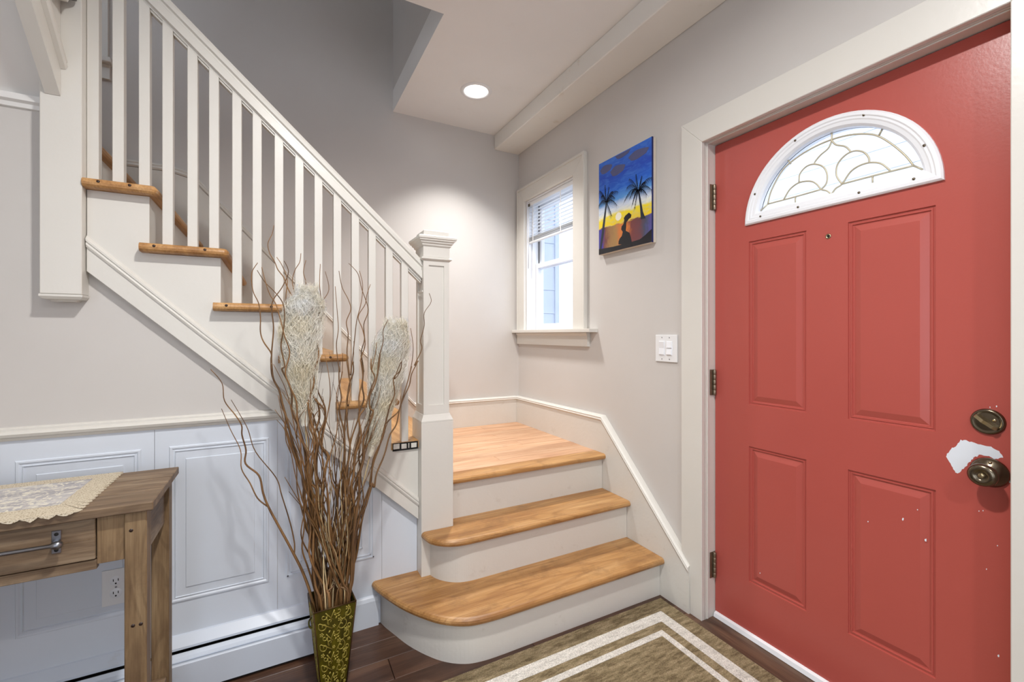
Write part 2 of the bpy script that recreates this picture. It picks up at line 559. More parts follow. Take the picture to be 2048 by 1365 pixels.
for i in range(len(seams) - 1):
    a, b = seams[i] + 0.0008, seams[i + 1] - 0.0008
    poly = clip_poly([(a, 0.0), (b, 0.0), (b, 0.893), (a, 0.893)]) if a > -1.7 else [(a, 0.0), (b, 0.0), (b, 0.893), (a, 0.893)]
    bm = NB(); add_prism(bm, poly, 'y', YW - 0.004, YW)
    bd = link_mesh('wainscot_board', bm, M['wains'], wl)
    for (p0, p1) in panels:
        if p0 > a and p0 < b and i < 5:
            p1 = min(p1, b)
            if p0 < -1.6:
                bm = NB(); ring_panel(bm, p0, p1, 0.281, 0.831, WPROF)
                link_mesh('panel_moulding', bm, M['wains'], bd)
            else:
                bm = NB()      # panel cut off by the stringer: moulding bars that stop at it
                for o0, o1, h in ((0.004, 0.009, 0.0045), (0.017, 0.020, 0.004), (0.050, 0.053, 0.0035)):
                    z0 = 0.281
                    zt_l = min(0.831, str_low(p0) + 0.03); 
                    add_box(bm, p0 + o0, p0 + o1, YW - 0.004 - h, YW - 0.003, z0 + o0, min(0.831, str_low(p0 + o1) + 0.02))
                    add_box(bm, p1 - o1, p1 - o0, YW - 0.004 - h, YW - 0.003, z0 + o0, min(0.831, str_low(p1 - o0) + 0.02))
                    add_box(bm, p0 + o0, p1 - o0, YW - 0.004 - h, YW - 0.003, z0 + o0, z0 + o1)
                link_mesh('panel_moulding', bm, M['wains'], bd)
# baseboard between the heater and the first step
prism('baseboard_left', [(YW - 0.004, 0), (YW - 0.018, 0), (YW - 0.018, 0.105), (YW - 0.014, 0.118), (YW - 0.010, 0.122), (YW - 0.004, 0.124)], 'x', -1.40, -1.238, M['wains'])
tag(bpy.data.objects['baseboard_left'], 'white baseboard between heater and bottom step', kind='structure')

# ------------------------------------------------------------------ baseboard heater
ht = empty('baseboard_heater', (-2.25, -1.06, 0), 'long white hydronic baseboard heater under the panelled wall', 'heater')
HX0, HX1 = XF + 0.01, -1.405
prism('hood', [(YW - 0.004, 0.168), (YW - 0.010, 0.166), (-1.050, 0.139), (-1.050, 0.131), (-1.046, 0.131), (-1.046, 0.136), (YW - 0.006, 0.160), (YW - 0.004, 0.160)], 'x', HX0, HX1, M['heater'], ht)
box('back_plate', HX0, HX1, YW - 0.008, YW - 0.004, 0.02, 0.159, M['black'], ht)
prism('damper', [(-1.052, 0.122), (-1.058, 0.124), (-1.066, 0.114), (-1.078, 0.109), (-1.078, 0.105), (-1.066, 0.109)], 'x', HX0, HX1, M['heater'], ht)
prism('front_cover', [(-1.074, 0.103), (-1.090, 0.102), (-1.096, 0.110), (-1.100, 0.112), (-1.104, 0.109), (-1.104, 0.014), (-1.100, 0.012), (-1.098, 0.014), (-1.098, 0.096), (-1.074, 0.098)], 'x', HX0, HX1, M['heater'], ht)
box('end_cap', HX1, HX1 + 0.004, -1.106, YW - 0.005, 0.0, 0.169, M['heater'], ht)
box('kick_void', HX0, HX1, -1.09, -1.02, 0.0, 0.02, M['black'], ht)

# ------------------------------------------------------------------ recessed ceiling lights
def can_light(x, y, watts, label, spread):
    t = empty('recessed_light', (x, y, ZC - 0.008), label, 'ceiling light', 'recessed ceiling lights')
    lathe('trim_ring', [(0.070, 0.0005), (0.071, -0.004), (0.078, -0.0075), (0.090, -0.006), (0.095, -0.0005)], (x, y, ZC), (0, 0, 1), M['white'], t, 40)
    lathe('lens', [(0.0, -0.0035), (0.045, -0.0034), (0.0705, -0.0015)], (x, y, ZC), (0, 0, 1), M['lens'], t, 40)
    ld_ = bpy.data.lights.new('led_lamp', 'AREA'); ld_.shape = 'DISK'; ld_.size = 0.13
    ld_.energy = watts; ld_.color = CAN_COL; ld_.spread = R(spread)
    lo = bpy.data.objects.new('led_lamp', ld_); COL.objects.link(lo); lo.parent = t
    lo.location = (0, 0, -0.001)
    return t
can_light(-0.558, -0.483, CAN_MAIN, 'round glowing recessed LED light in the white ceiling over the landing', 96)
can_light(-1.40, -2.35, CAN_ROOM, 'round recessed LED light in the ceiling above the viewer', 165)
can_light(-1.40, -4.05, CAN_REAR, 'round recessed LED light in the ceiling at the rear of the room', 165)

# ------------------------------------------------------------------ staircase
RISE, RUN = 0.1915, 0.2025
Z1, Z2, ZLD = 0.182, 0.374, 0.567
NX, NY = -0.998, -1.010               # newel centre
st = empty('staircase', (-0.9, -0.9, 0), 'oak and white painted staircase rising left from a curved bottom step', 'stairs')


def offset_curve(pts, d):
    out = []
    for i, p in enumerate(pts):
        a = Vector(pts[max(i - 1, 0)]); b = Vector(pts[min(i + 1, len(pts) - 1)])
        t = (b - a).normalized(); nrm = Vector((-t.y, t.x))     # left normal of travel
        out.append((p[0] + nrm.x * d, p[1] + nrm.y * d))
    return out


def smooth2(pts, n=5):
    return [(v.x, v.y) for v in catmull([(a, b, 0) for a, b in pts], n)]


# --- bottom step: riser follows a big bullnose; travel right to left
c1 = [(-0.032, -1.428), (-0.45, -1.428)] + smooth2([(-0.85, -1.428), (-0.93, -1.424), (-1.0, -1.406), (-1.065, -1.358), (-1.117, -1.289), (-1.162, -1.205), (-1.194, -1.12), (-1.216, -1.06), (-1.228, -1.018)])
def curved_riser(name, c, z0, z1, th):
    inner = offset_curve(c, th if False else -th)
    # choose the side towards the stair body
    if Vector(inner[0]).y < c[0][1]: inner = offset_curve(c, th)
    bm = NB()
    A0 = [bm.verts.new((x, y, z0)) for x, y in c]; A1 = [bm.verts.new((x, y, z1)) for x, y in c]
    B0 = [bm.verts.new((x, y, z0)) for x, y in inner]; B1 = [bm.verts.new((x, y, z1)) for x, y in inner]
    bridge(bm, A0, A1, False); bridge(bm, B1, B0, False); bridge(bm, A1, B1, False); bridge(bm, B0, A0, False)
    bm.faces.new((A0[0], A1[0], B1[0], B0[0])); bm.faces.new((A0[-1], B0[-1], B1[-1], A1[-1]))
    return link_mesh(name, bm, M['riser'], st, smooth=False)
curved_riser('riser', c1, 0.0, Z1 - 0.031, 0.02)


def nosed_slab(name, outer, back, ztop, th, mat, parent):
    """tread: outer = nose polyline, back = closing points; rounded nose"""
    bm = NB()
    r = th / 2
    rings = []
    steps = 7
    inner = offset_curve(outer, r)
    if inner[0][1] < outer[0][1]: inner = offset_curve(outer, -r)
    for k in range(steps):
        a = PI / 2 - PI * k / (steps - 1)
        f = math.cos(a)
        zz = ztop - r + r * math.sin(a)
        rings.append([bm.verts.new((i[0] + (o[0] - i[0]) * f, i[1] + (o[1] - i[1]) * f, zz)) for i, o in zip(inner, outer)])
    for A, B in zip(rings, rings[1:]): bridge(bm, A, B, False)
    T = [bm.verts.new((x, y, ztop)) for x, y in back]; Bt = [bm.verts.new((x, y, ztop - th)) for x, y in back]
    bm.faces.new(rings[0] + T); bm.faces.new((rings[-1] + Bt)[::-1])
    side = [rings[-1][-1]] + Bt + [rings[-1][0]]
    top = [rings[0][-1]] + T + [rings[0][0]]
    for i in range(1, len(top) - 2):
        bm.faces.new((top[i], top[i + 1], side[i + 1], side[i]))
    bm.faces.new([r_[-1] for r_ in rings] + [Bt[0], T[0]])
    bm.faces.new([r_[0] for r_ in rings][::-1] + [T[-1], Bt[-1]])
    return link_mesh(name, bm, mat, parent)


o1 = [(-0.032, -1.456), (-0.45, -1.456)] + smooth2([(-0.86, -1.456), (-0.945, -1.451), (-1.015, -1.432), (-1.085, -1.382), (-1.142, -1.31), (-1.192, -1.225), (-1.228, -1.14), (-1.254, -1.065), (-1.264, YW - 0.006)])
nosed_slab('tread', o1, [(-1.076, YW - 0.006), (-0.9, -1.05), (-0.032, -1.05)], Z1, 0.031, M['oak_x'], st)

# --- second step
c2 = [(-0.032, -1.206), (-0.40, -1.206)] + smooth2([(-0.85, -1.206), (-0.90, -1.204), (-0.945, -1.192), (-0.985, -1.164), (-1.015, -1.125), (-1.031, -1.083)])
curved_riser('riser', c2, Z1, Z2 - 0.029, 0.018)
o2 = [(-0.032, -1.234), (-0.40, -1.234)] + smooth2([(-0.86, -1.234), (-0.93, -1.232), (-0.985, -1.219), (-1.030, -1.188), (-1.060, -1.145), (-1.071, -1.084)])
nosed_slab('tread', o2, [(-0.9255, -1.084), (-0.9255, -1.0), (-0.032, -1.0)], Z2, 0.029, M['oak_x'], st)

# --- landing
box('riser', -0.924, -0.032, -1.011, -0.993, Z2, ZLD - 0.030, M['riser'], st)
ld = empty('landing', (-0.5, -0.5, ZLD - 0.03), parent=st)
nosed_slab('nosing', [(-0.030, -1.040), (-0.5, -1.040), (-0.925, -1.040)], [(-0.925, -0.948), (-0.030, -0.948)], ZLD, 0.030, M['oak_x'], ld)
yy = -0.9465
k = 0
while yy < -0.025:
    w = random.choice((0.072, 0.080, 0.080, 0.086))
    y1 = min(yy + w, -0.022)
    xj = -0.30 - 0.5 * random.random() if k % 3 == 1 else None
    xl = -1.00 if yy > -0.93 else -0.925
    segs = [(xl, -0.030)] if xj is None else [(xl, xj - 0.0006), (xj + 0.0006, -0.030)]
    for a, b in segs:
        box('plank', a, b, yy, y1 - 0.0009, ZLD - 0.022, ZLD - 0.0006 * (k % 2), M['land'], ld, 0.0007)
    yy = y1; k += 1

# --- upper flight: open treads
NOSE0 = -0.9555
YO = -1.080                            # tread ends
YST = -1.036                           # stringer face
def tz(i): return ZLD + RISE * i
def nx(i): return NOSE0 - RUN * (i - 1)
for i in range(1, 8):
    z = tz(i); xn = nx(i)
    # riser board under the nose
    box('riser', xn - 0.046, xn - 0.028, YST + 0.001, -0.022, z - RISE, z - 0.0295, M['riser'], st)
    if i == 7: break
    th = 0.029; r = th / 2
    xb = xn - 0.262 if i < 6 else -2.1675
    if i == 1:
        bm = NB()
        add_box(bm, xb + 0.03, NX - 0.072 , -1.040, -0.022, z - th, z)
        add_box(bm, NX - 0.072, xn, -0.935, -0.022, z - th, z)
        t = link_mesh('tread', bm, M['oak_y'], st)
        for a, b in ((-1.180, -1.154), (-1.146, -1.124), (-1.116, -1.112), (-1.104, -1.080)):
            box('cut_end', a, b, -1.0475 + random.random() * .003, -1.0412, z - th + 0.001 + 0.005 * random.random(), z - 0.003 - 0.005 * random.random(), M['riser'], t, 0.001)
        box('cut_gap', -1.182, -1.0735, -1.0435, -1.0401, z - th - 0.005, z - 0.001, M['black'], t)
        continue
    # rounded on the nose (x = xn), on the open end (y = YO) and the short return
    outer = [(xn, -0.022), (xn, -0.5), (xn, YO + 0.03)] + [(xn - 0.02 + 0.02 * math.cos(a), YO + 0.02 - 0.02 * math.sin(a)) for a in (0.4, 0.8, 1.2)] + [(xn - 0.03, YO), (xb + 0.012, YO)]
    bm = NB()
    rings = []
    inner = [(xn - r, -0.022), (xn - r, -0.5), (xn - r, YO + 0.03)] + [(xn - 0.02 + 0.006 * math.cos(a), YO + 0.02 - 0.006 * math.sin(a)) for a in (0.4, 0.8, 1.2)] + [(xn - 0.03, YO + r), (xb + 0.012, YO + r)]
    for k in range(7):
        a = PI / 2 - PI * k / 6; f = math.cos(a); zz = z - r + r * math.sin(a)
        rings.append([bm.verts.new((q[0] + (o[0] - q[0]) * f, q[1] + (o[1] - q[1]) * f, zz)) for q, o in zip(inner, outer)])
    for A, B in zip(rings, rings[1:]): bridge(bm, A, B, False)
    back = [(xb + 0.012, YST + 0.012), (min(xn - RUN - 0.028, xb + 0.0119) if i == 6 else xn - RUN - 0.028, YST + 0.012), (xn - RUN - 0.028, -0.022)]
    T = [bm.verts.new((x, y, z)) for x, y in back]; Bt = [bm.verts.new((x, y, z - th)) for x, y in back]
    bm.faces.new(rings[0] + T); bm.faces.new((rings[-1] + Bt)[::-1])
    for q in range(2): bm.faces.new((T[q], T[q + 1], Bt[q + 1], Bt[q]))
    bm.faces.new([q[-1] for q in rings] + [Bt[0], T[0]])
    bm.faces.new([q[0] for q in rings][::-1] + [T[-1], Bt[-1]])
    t = link_mesh('tread', bm, M['oak_y'], st)
    # plugged nail holes in the open end
    for px in (xb + 0.052, xn - 0.07):
        lathe('nail_hole', [(0, 0.0008), (0.0045, 0.0006), (0.005, -0.003)], (px, YO + 0.0003, z - r + 0.004), (0, -1, 0), M['darkwood'], t, 10)

# upper landing deck with its nose
ud = empty('upper_landing', (-2.6, -0.5, tz(7) - 0.03), parent=st)
bm = NB(); z = tz(7); xn = nx(7)
prof = [(xn, z - 0.0145)] 
poly = [(xn - 0.0145 + 0.0145 * math.cos(a), z - 0.0145 + 0.0145 * math.sin(a)) for a in [PI / 2 - PI * k / 6 for k in range(7)]]
poly += [(XF + 0.01, z - 0.029), (XF + 0.01, z)]
add_prism(bm, poly, 'y', -0.972, -0.022)
link_mesh('deck', bm, M['oak_y'], ud)

# stepped (open) stringer face
def low(x): return 0.431 + (x + 1.084) * (1.426 - 0.431) / (-2.153 + 1.084)
XL, XRN = -2.154, NX - 0.0725
poly = [(XL, low(XL)), (XRN, low(XRN)), (XRN, tz(1) - 0.030)]
for i in range(1, 7):
    poly += [(nx(i + 1) - 0.029, tz(i) - 0.030), (nx(i + 1) - 0.029, tz(i + 1) - 0.030)]
poly = [p for p in poly if p[0] >= XL] + [(XL, tz(6) - 0.030)]
poly2 = []
for p in poly:
    if not poly2 or (abs(p[0] - poly2[-1][0]) + abs(p[1] - poly2[-1][1])) > 1e-5: poly2.append(p)
prism('stringer', poly2, 'y', YST, YST + 0.022, M['trim'], st)
# lower skirt band and its moulding
def mtop(x): return 0.52 + (x + 1.07) * (1.546 - 0.52) / (-2.153 + 1.07)
prism('skirt_band', [(XL, low(XL) - 0.004), (XRN, low(XRN) - 0.004), (XRN, mtop(XRN) - 0.030), (XL, mtop(XL) - 0.030)], 'y', YST - 0.006, YST - 0.0005, M['trim'], st, 0.0015)
d = Vector((XRN - XL, 0, mtop(XRN) - mtop(XL))).normalized(); nrm = Vector((-d.z, 0, d.x))
bm = NB()
mp = [(0.0, 0.0), (0.009, 0.0), (0.012, 0.006), (0.010, 0.012), (0.0135, 0.014), (0.0135, 0.019), (0.008, 0.023), (0.004, 0.027), (0.0, 0.028)]
A = []; B = []
for out, h in mp:
    zo = (h - 0.034) / nrm.z
    A.append(bm.verts.new((XL, YST - 0.0005 - out, mtop(XL) + zo))); B.append(bm.verts.new((XRN, YST - 0.0005 - out, mtop(XRN) + zo)))
bridge(bm, A, B); bm.faces.new(A); bm.faces.new(B[::-1])
link_mesh('stringer_moulding', bm, M['trim'], st)

# skirting on the back wall: along the landing then up the flight
bs = empty('baseboard_back', (-1.2, -0.01, ZLD), 'white skirting board following the landing and flight along the tall wall', kind='structure')
def bev(x): return 0.757 if x > -0.80 else 0.785 + (-0.801 - x) * (2.076 - 0.785) / (2.017 - 0.801)
prism('skirt_board', [(-0.031, ZLD - 0.03), (-0.031, 0.735), (-0.80, 0.735), (-2.02, bev(-2.02) - 0.022), (-2.12, bev(-2.02) + 0.0), (-2.30, bev(-2.02) + 0.0), (-2.30, 1.88), (-2.10, 1.70), (-1.0, ZLD - 0.03)], 'y', -0.021, -0.001, M['riser'], bs)
def cap_moulding(name, path, mat, parent, y0=-0.001):
    """bead on top of a skirt, path in x,z on a wall facing -y"""
    bm = NB(); rings = []
    pr_ = [(0.0, 0.0), (0.022, 0.0), (0.027, 0.006), (0.024, 0.012), (0.026, 0.017), (0.018, 0.024), (0.008, 0.026), (0.0, 0.026)]
    for i, (x, z) in enumerate(path):
        rings.append([bm.verts.new((x, y0 - o, z + h * (1.0 if i < 2 else 1.45))) for o, h in pr_])
    for A, B in zip(rings, rings[1:]): bridge(bm, A, B)
    bm.faces.new(rings[0]); bm.faces.new(rings[-1][::-1])
    return link_mesh(name, bm, mat, parent)
cap_moulding('cap_moulding', [(-0.031, 0.735), (-0.80, 0.738), (-2.02, bev(-2.02) - 0.02), (-2.12, bev(-2.02) + 0.002), (-2.30, bev(-2.02) + 0.002)], M['trim'], bs)

# skirting on the right wall: level at the landing, raked down the three steps
br = empty('baseboard_right', (-0.015, -0.8, 0), 'cream raked skirting board beside the three lower steps', kind='structure')
rk = [(-0.001, 0.735), (-1.004, 0.742), (-1.590, 0.182)]
prism('skirt_board', [(-0.001, ZLD - 0.05), (-0.001, 0.735), (-1.004, 0.742), (-1.590, 0.182), (-1.590, 0.0), (-1.30, 0.0)], 'x', -0.030, -0.001, M['riser'], br)
bm = NB(); rings = []
for (y, z) in rk:
    rings.append([bm.verts.new((-0.001 - o, y, z + h * (1 if y > -1.0 else 1.25))) for o, h in [(0.0, 0.0), (0.031, 0.0), (0.036, 0.006), (0.033, 0.012), (0.035, 0.016), (0.026, 0.022), (0.014, 0.024), (0.0, 0.024)]])
for A, B in zip(rings, rings[1:]): bridge(bm, A, B)
bm.faces.new(rings[0]); bm.faces.new(rings[-1][::-1])
link_mesh('cap_moulding', bm, M['trim'], br)

# ------------------------------------------------------------------ newel post
nw = empty('newel_post', (NX, NY, Z1), 'cream square newel post with recessed panels and stepped cap at the landing corner', 'newel post')
def sq_stack(name, prof, mat, parent, cx=NX, cy=NY, closed=True):
    bm = NB(); rings = []
    for hw, z in prof:
        rings.append([bm.verts.new((cx + sx * hw, cy + sy * hw, z)) for sx, sy in ((-1, -1), (1, -1), (1, 1), (-1, 1))])
    for A, B in zip(rings, rings[1:]): bridge(bm, A, B)
    bm.faces.new(rings[0][::-1]); bm.faces.new(rings[-1])
    return link_mesh(name, bm, mat, parent)
sq_stack('base_block', [(0.0715, Z1), (0.0715, 0.838), (0.0700, 0.840)], M['trim'], nw)
sq_stack('base_collar', [(0.0715, 0.8405), (0.0715, 0.846), (0.064, 0.862), (0.060, 0.872), (0.0585, 0.873)], M['trim'], nw)
# shaft with a real recessed panel on every face
def shaft(hw, z0, z1, pw, pz0, pz1, rec):
    bm = NB()
    for q in range(4):
        m = Matrix.Rotation(q * PI / 2, 3, 'Z')
        def V(u, v, w): 
            p = m @ Vector((u, -hw + w, 0)); return bm.verts.new((NX + p.x, NY + p.y, v))
        O = [V(-hw, z0, 0), V(hw, z0, 0), V(hw, z1, 0), V(-hw, z1, 0)]
        I = [V(-pw, pz0, 0), V(pw, pz0, 0), V(pw, pz1, 0), V(-pw, pz1, 0)]
        J = [V(-pw, pz0, rec), V(pw, pz0, rec), V(pw, pz1, rec), V(-pw, pz1, rec)]
        bridge(bm, O, I); bridge(bm, I, J); bm.faces.new(J)
    bmesh.ops.remove_doubles(bm, verts=bm.verts, dist=1e-5)
    return link_mesh('shaft', bm, M['trim'], nw)
shaft(0.0580, 0.8735, 1.545, 0.0345, 0.912, 1.522, 0.006)
sq_stack('neck_ring', [(0.0585, 1.5405), (0.0685, 1.548), (0.0685, 1.553), (0.063, 1.557), (0.0595, 1.558)], M['trim'], nw)
sq_stack('neck', [(0.0595, 1.5585), (0.0595, 1.602)], M['trim'], nw)
sq_stack('cap_moulding', [(0.0605, 1.6025), (0.066, 1.608), (0.066, 1.613), (0.073, 1.618), (0.074, 1.624), (0.080, 1.627), (0.081, 1.632), (0.085, 1.635), (0.085, 1.644), (0.080, 1.648)], M['trim'], nw)
sq_stack('cap_block', [(0.058, 1.6485), (0.056, 1.672), (0.052, 1.676), (0.020, 1.681)], M['trim'], nw)
box('mortise_trace', NX - 0.0605, NX - 0.0581, NY - 0.045, NY + 0.02, 1.405, 1.412, M['trim'], nw)

# ------------------------------------------------------------------ stair railing
rl = empty('stair_railing', (-1.6, -1.02, ZLD), 'white painted stair railing with square balusters along the open flight', 'railing')
SLP = (2.385 - 1.529) / (-1.951 + 1.032)
def rtop(x): return 1.529 + (x + 1.032) * SLP
YB = -1.017
RX0, RX1 = NX - 0.0585, -2.155
rp = [(-0.018, -0.098), (0.018, -0.098), (0.018, -0.088), (0.030, -0.086), (0.030, -0.052), (0.025, -0.048), (0.025, -0.040), (0.033, -0.034), (0.034, -0.018), (0.028, -0.006), (0.014, 0.0), (-0.014, 0.0), (-0.028, -0.006), (-0.034, -0.018), (-0.033, -0.034), (-0.025, -0.040), (-0.025, -0.048), (-0.030, -0.052), (-0.030, -0.086), (-0.018, -0.088)]
bm = NB()
A = [bm.verts.new((RX0, YB + a, rtop(RX0) + b)) for a, b in rp]; B = [bm.verts.new((RX1, YB + a, rtop(RX1) + b)) for a, b in rp]
bridge(bm, A, B); bm.faces.new(A); bm.faces.new(B[::-1])
link_mesh('handrail', bm, M['trim'], rl)
bx = [-2.141, -2.078, -2.010, -1.947, -1.877, -1.814, -1.744, -1.680, -1.608, -1.538, -1.470, -1.400, -1.331, -1.264, -1.194, -1.128]
for x in bx:
    i = max(1, min(6, int(math.floor((NOSE0 - x) / RUN)) + 1))
    z0 = tz(i)
    h = 0.0148
    bm = NB()
    vs = add_box(bm, x - h, x + h, YB - 0.017, YB + 0.014, z0, z0 + 0.5)
    for v in vs[4:]: v.co.z = rtop(v.co.x) - 0.0975
    bmesh.ops.bevel(bm, geom=[e for e in bm.edges if abs(e.verts[0].co.z - e.verts[1].co.z) > 0.3], offset=0.0015, segments=1, affect='EDGES')
    link_mesh('baluster', bm, M['trim'], rl)
bb = sorted(bx, reverse=True)
for a, b in zip([NX - 0.06] + bb, bb):      # fillets between the balusters under the rail
    x0, x1 = a - 0.0155, b + 0.0155
    if a > -1.07: x0 = a
    if x0 - x1 < 0.01: continue
    prism('fillet', [(x0, rtop(x0) - 0.0982), (x1, rtop(x1) - 0.0982), (x1, rtop(x1) - 0.107), (x0, rtop(x0) - 0.107)], 'y', YB - 0.012, YB + 0.012, M['trim'], rl)

# ------------------------------------------------------------------ hanging newel and top flight
hp = empty('drop_newel', (-2.205, -1.02, 1.32), 'cream boxed newel post hanging down the wall at the top left', 'newel post')
box('post_box', -2.253, -2.1565, -1.072, -0.976, 1.345, 3.2, M['trim'], hp, 0.002)
bm = NB()
rings = []
for hw, z in [(0.050, 1.3445), (0.050, 1.338), (0.044, 1.330), (0.030, 1.328), (0.028, 1.323)]:
    rings.append([bm.verts.new((-2.205 + sx * hw, -1.022 + sy * hw, z)) for sx, sy in ((-1, -1), (1, -1), (1, 1), (-1, 1))])
for A, B in zip(rings, rings[1:]): bridge(bm, A, B)
bm.faces.new(rings[0]); bm.faces.new(rings[-1][::-1])
link_mesh('bottom_cap', bm, M['trim'], hp)

tf = empty('upper_stair_flight', (-2.2, -1.8, 1.955), 'upper stair flight with cream stringer rising toward the viewer at top left', 'stairs')
ya, yb = -1.0735, -2.75
prism('stringer', [(ya, soff(ya)), (yb, soff(yb)), (yb, soff(yb) + 0.50), (ya, soff(ya) + 0.30)], 'x', -2.240, -2.205, M['trim'], tf)
bm = NB(); A = []; B = []
for out, h in [(0.0, 0.0), (0.012, 0.0), (0.016, 0.010), (0.012, 0.020), (0.016, 0.024), (0.014, 0.034), (0.006, 0.040), (0.0, 0.042)]:
    A.append(bm.verts.new((-2.2048 + out, ya, soff(ya) + 0.085 + h))); B.append(bm.verts.new((-2.2048 + out, yb, soff(yb) + 0.085 + h)))
bridge(bm, A, B); bm.faces.new(A); bm.faces.new(B[::-1])
link_mesh('stringer_moulding', bm, M['trim'], tf)
for i in range(7):
    z = tz(7) + 0.185 * (i + 1); yn = -0.883 - RUN * i
    poly = [(yn - 0.0145 + 0.0145 * math.cos(a), z - 0.0145 + 0.0145 * math.sin(a)) for a in [PI / 2 - PI * k / 6 for k in range(7)]] + [(yn - 0.23, z - 0.029), (yn - 0.23, z)]
    bm = NB(); add_prism(bm, poly, 'x', (-2.163 if i < 3 else -2.241) if i else -2.256, -3.05)
    tr = link_mesh('tread', bm, M['darkwood'], tf)
    if i:
        prism('cove', [(yn - 0.016, z - 0.0295), (yn - 0.032, z - 0.050), (yn - 0.20, z - 0.050), (yn - 0.20, z - 0.0295)], 'x', -2.2045, -2.175, M['trim'], tr)
    box('riser', -3.05, -2.256, yn - 0.048, yn - 0.030, z - 0.184, z - 0.030, M['riser'], tf)

# ------------------------------------------------------------------ entry door
dr = empty('door_1', (0.08, -2.1, 0), 'coral red six panel style entry door with a fan shaped window', kind='structure')
XD = 0.061
FC, FZ, FR = -2.0985, 1.661, 0.300
PY = [(-1.808, -2.027), (-2.158, -2.380)]
PZ = [(0.939, 1.593), (0.226, 0.771)]
lf = empty('door_leaf', (0.083, -2.1, 0.022), parent=dr)
DB, DT = 0.024, 2.035
def leaf_sheet(x):
    ys = sorted({DY1 + 0.003, DY0 - 0.003, -1.808, -2.027, -2.158, -2.380, FC - FR, FC + FR})
    zs = sorted({DB, DT, 0.226, 0.771, 0.939, 1.593, FZ, FZ + FR})
    vd = {}
    def v(y, z):
        k = (round(y, 5), round(z, 5))
        if k not in vd: vd[k] = bm.verts.new((x, y, z))
        return vd[k]
    for ya_, yb_ in zip(ys, ys[1:]):
        for za, zb in zip(zs, zs[1:]):
            ym, zm = (ya_ + yb_) / 2, (za + zb) / 2
            if any(p1 < ym < p0 for p0, p1 in PY) and any(z0 < zm < z1 for z0, z1 in PZ): continue
            if abs(ym - FC) < FR and FZ < zm < FZ + FR: continue
            bm.faces.new((v(ya_, za), v(yb_, za), v(yb_, zb), v(ya_, zb)))
    for sgn in (-1, 1):
        arc = [(FC + sgn * FR * math.cos(t), FZ + FR * math.sin(t)) for t in [k * PI / 32 for k in range(17)]]
        bm.faces.new([bm.verts.new((x, y, z)) for y, z in arc] + [bm.verts.new((x, FC + sgn * FR, FZ + FR))])
bm = NB()
leaf_sheet(XD); leaf_sheet(XD + 0.044)
y0, y1 = DY1 + 0.003, DY0 - 0.003
for q in (((y0, DB), (y1, DB)), ((y0, DT), (y1, DT)), ((y0, DB), (y0, DT)), ((y1, DB), (y1, DT))):
    (a, b), (c, d_) = q
    bm.faces.new([bm.verts.new(p) for p in ((XD, a, b), (XD, c, d_), (XD + 0.044, c, d_), (XD + 0.044, a, b))])
bmesh.ops.remove_doubles(bm, verts=bm.verts, dist=1e-5)
link_mesh('door_slab', bm, M['door'], lf)
DP = [(0.0, 0.0), (0.0015, 0.005), (0.006, 0.0055), (0.0075, 0.0035), (0.011, 0.0035), (0.0125, 0.0075), (0.016, 0.008), (0.032, 0.0025), (0.036, 0.0012), (0.038, 0.0012)]
for (p0, p1) in PY:
    for (z0, z1) in PZ:
        bm = NB()
        for sx, xf in ((1, XD), (-1, XD + 0.044)):
            rings = []
            for t, dpt in DP:
                rings.append([bm.verts.new((xf + sx * dpt, y, z)) for y, z in ((p1 + t, z0 + t), (p0 - t, z0 + t), (p0 - t, z1 - t), (p1 + t, z1 - t))])
            for A, B in zip(rings, rings[1:]): bridge(bm, A, B)
            bm.faces.new(rings[-1])
        link_mesh('door_panel', bm, M['door'], lf)
# fan light frame, pane and cames
def fan_contour(t, n=40):
    r = FR - t
    a0 = math.asin(min(1, t / r))
    return [(FC + r * math.cos(a), FZ + r * math.sin(a)) for a in [a0 + (PI - 2 * a0) * k / n for k in range(n + 1)]]
fl = empty('fanlight', (XD, FC, FZ), parent=dr)
bm = NB(); rings = []
for t, h in [(-0.002, 0.0), (-0.002, 0.008), (0.003, 0.013), (0.012, 0.0135), (0.016, 0.0105), (0.022, 0.0105), (0.026, 0.008), (0.036, 0.006), (0.043, -0.002), (0.044, -0.020)]:
    rings.append([bm.verts.new((XD - h, y, z)) for y, z in fan_contour(max(t, 0.0) if t > 0 else t)])
for A, B in zip(rings, rings[1:]): bridge(bm, A, B)
link_mesh('fanlight_frame', bm, M['vinyl'], fl)
bm = NB()
rings = [[bm.verts.new((XD + 0.044 + h, y, z)) for y, z in fan_contour(t)] for t, h in ((-0.002, 0.0), (-0.002, 0.01), (0.04, 0.008), (0.044, -0.02))]
for A, B in zip(rings, rings[1:]): bridge(bm, A, B)
link_mesh('fanlight_frame', bm, M['vinyl'], fl)
bm = NB()
ca = fan_contour(0.040)
A = [bm.verts.new((XD + 0.019, y, z)) for y, z in ca]; B = [bm.verts.new((XD + 0.023, y, z)) for y, z in ca]
bm.faces.new(A); bm.faces.new(B[::-1]); bridge(bm, A, B)
link_mesh('pane', bm, M['glass'], fl)
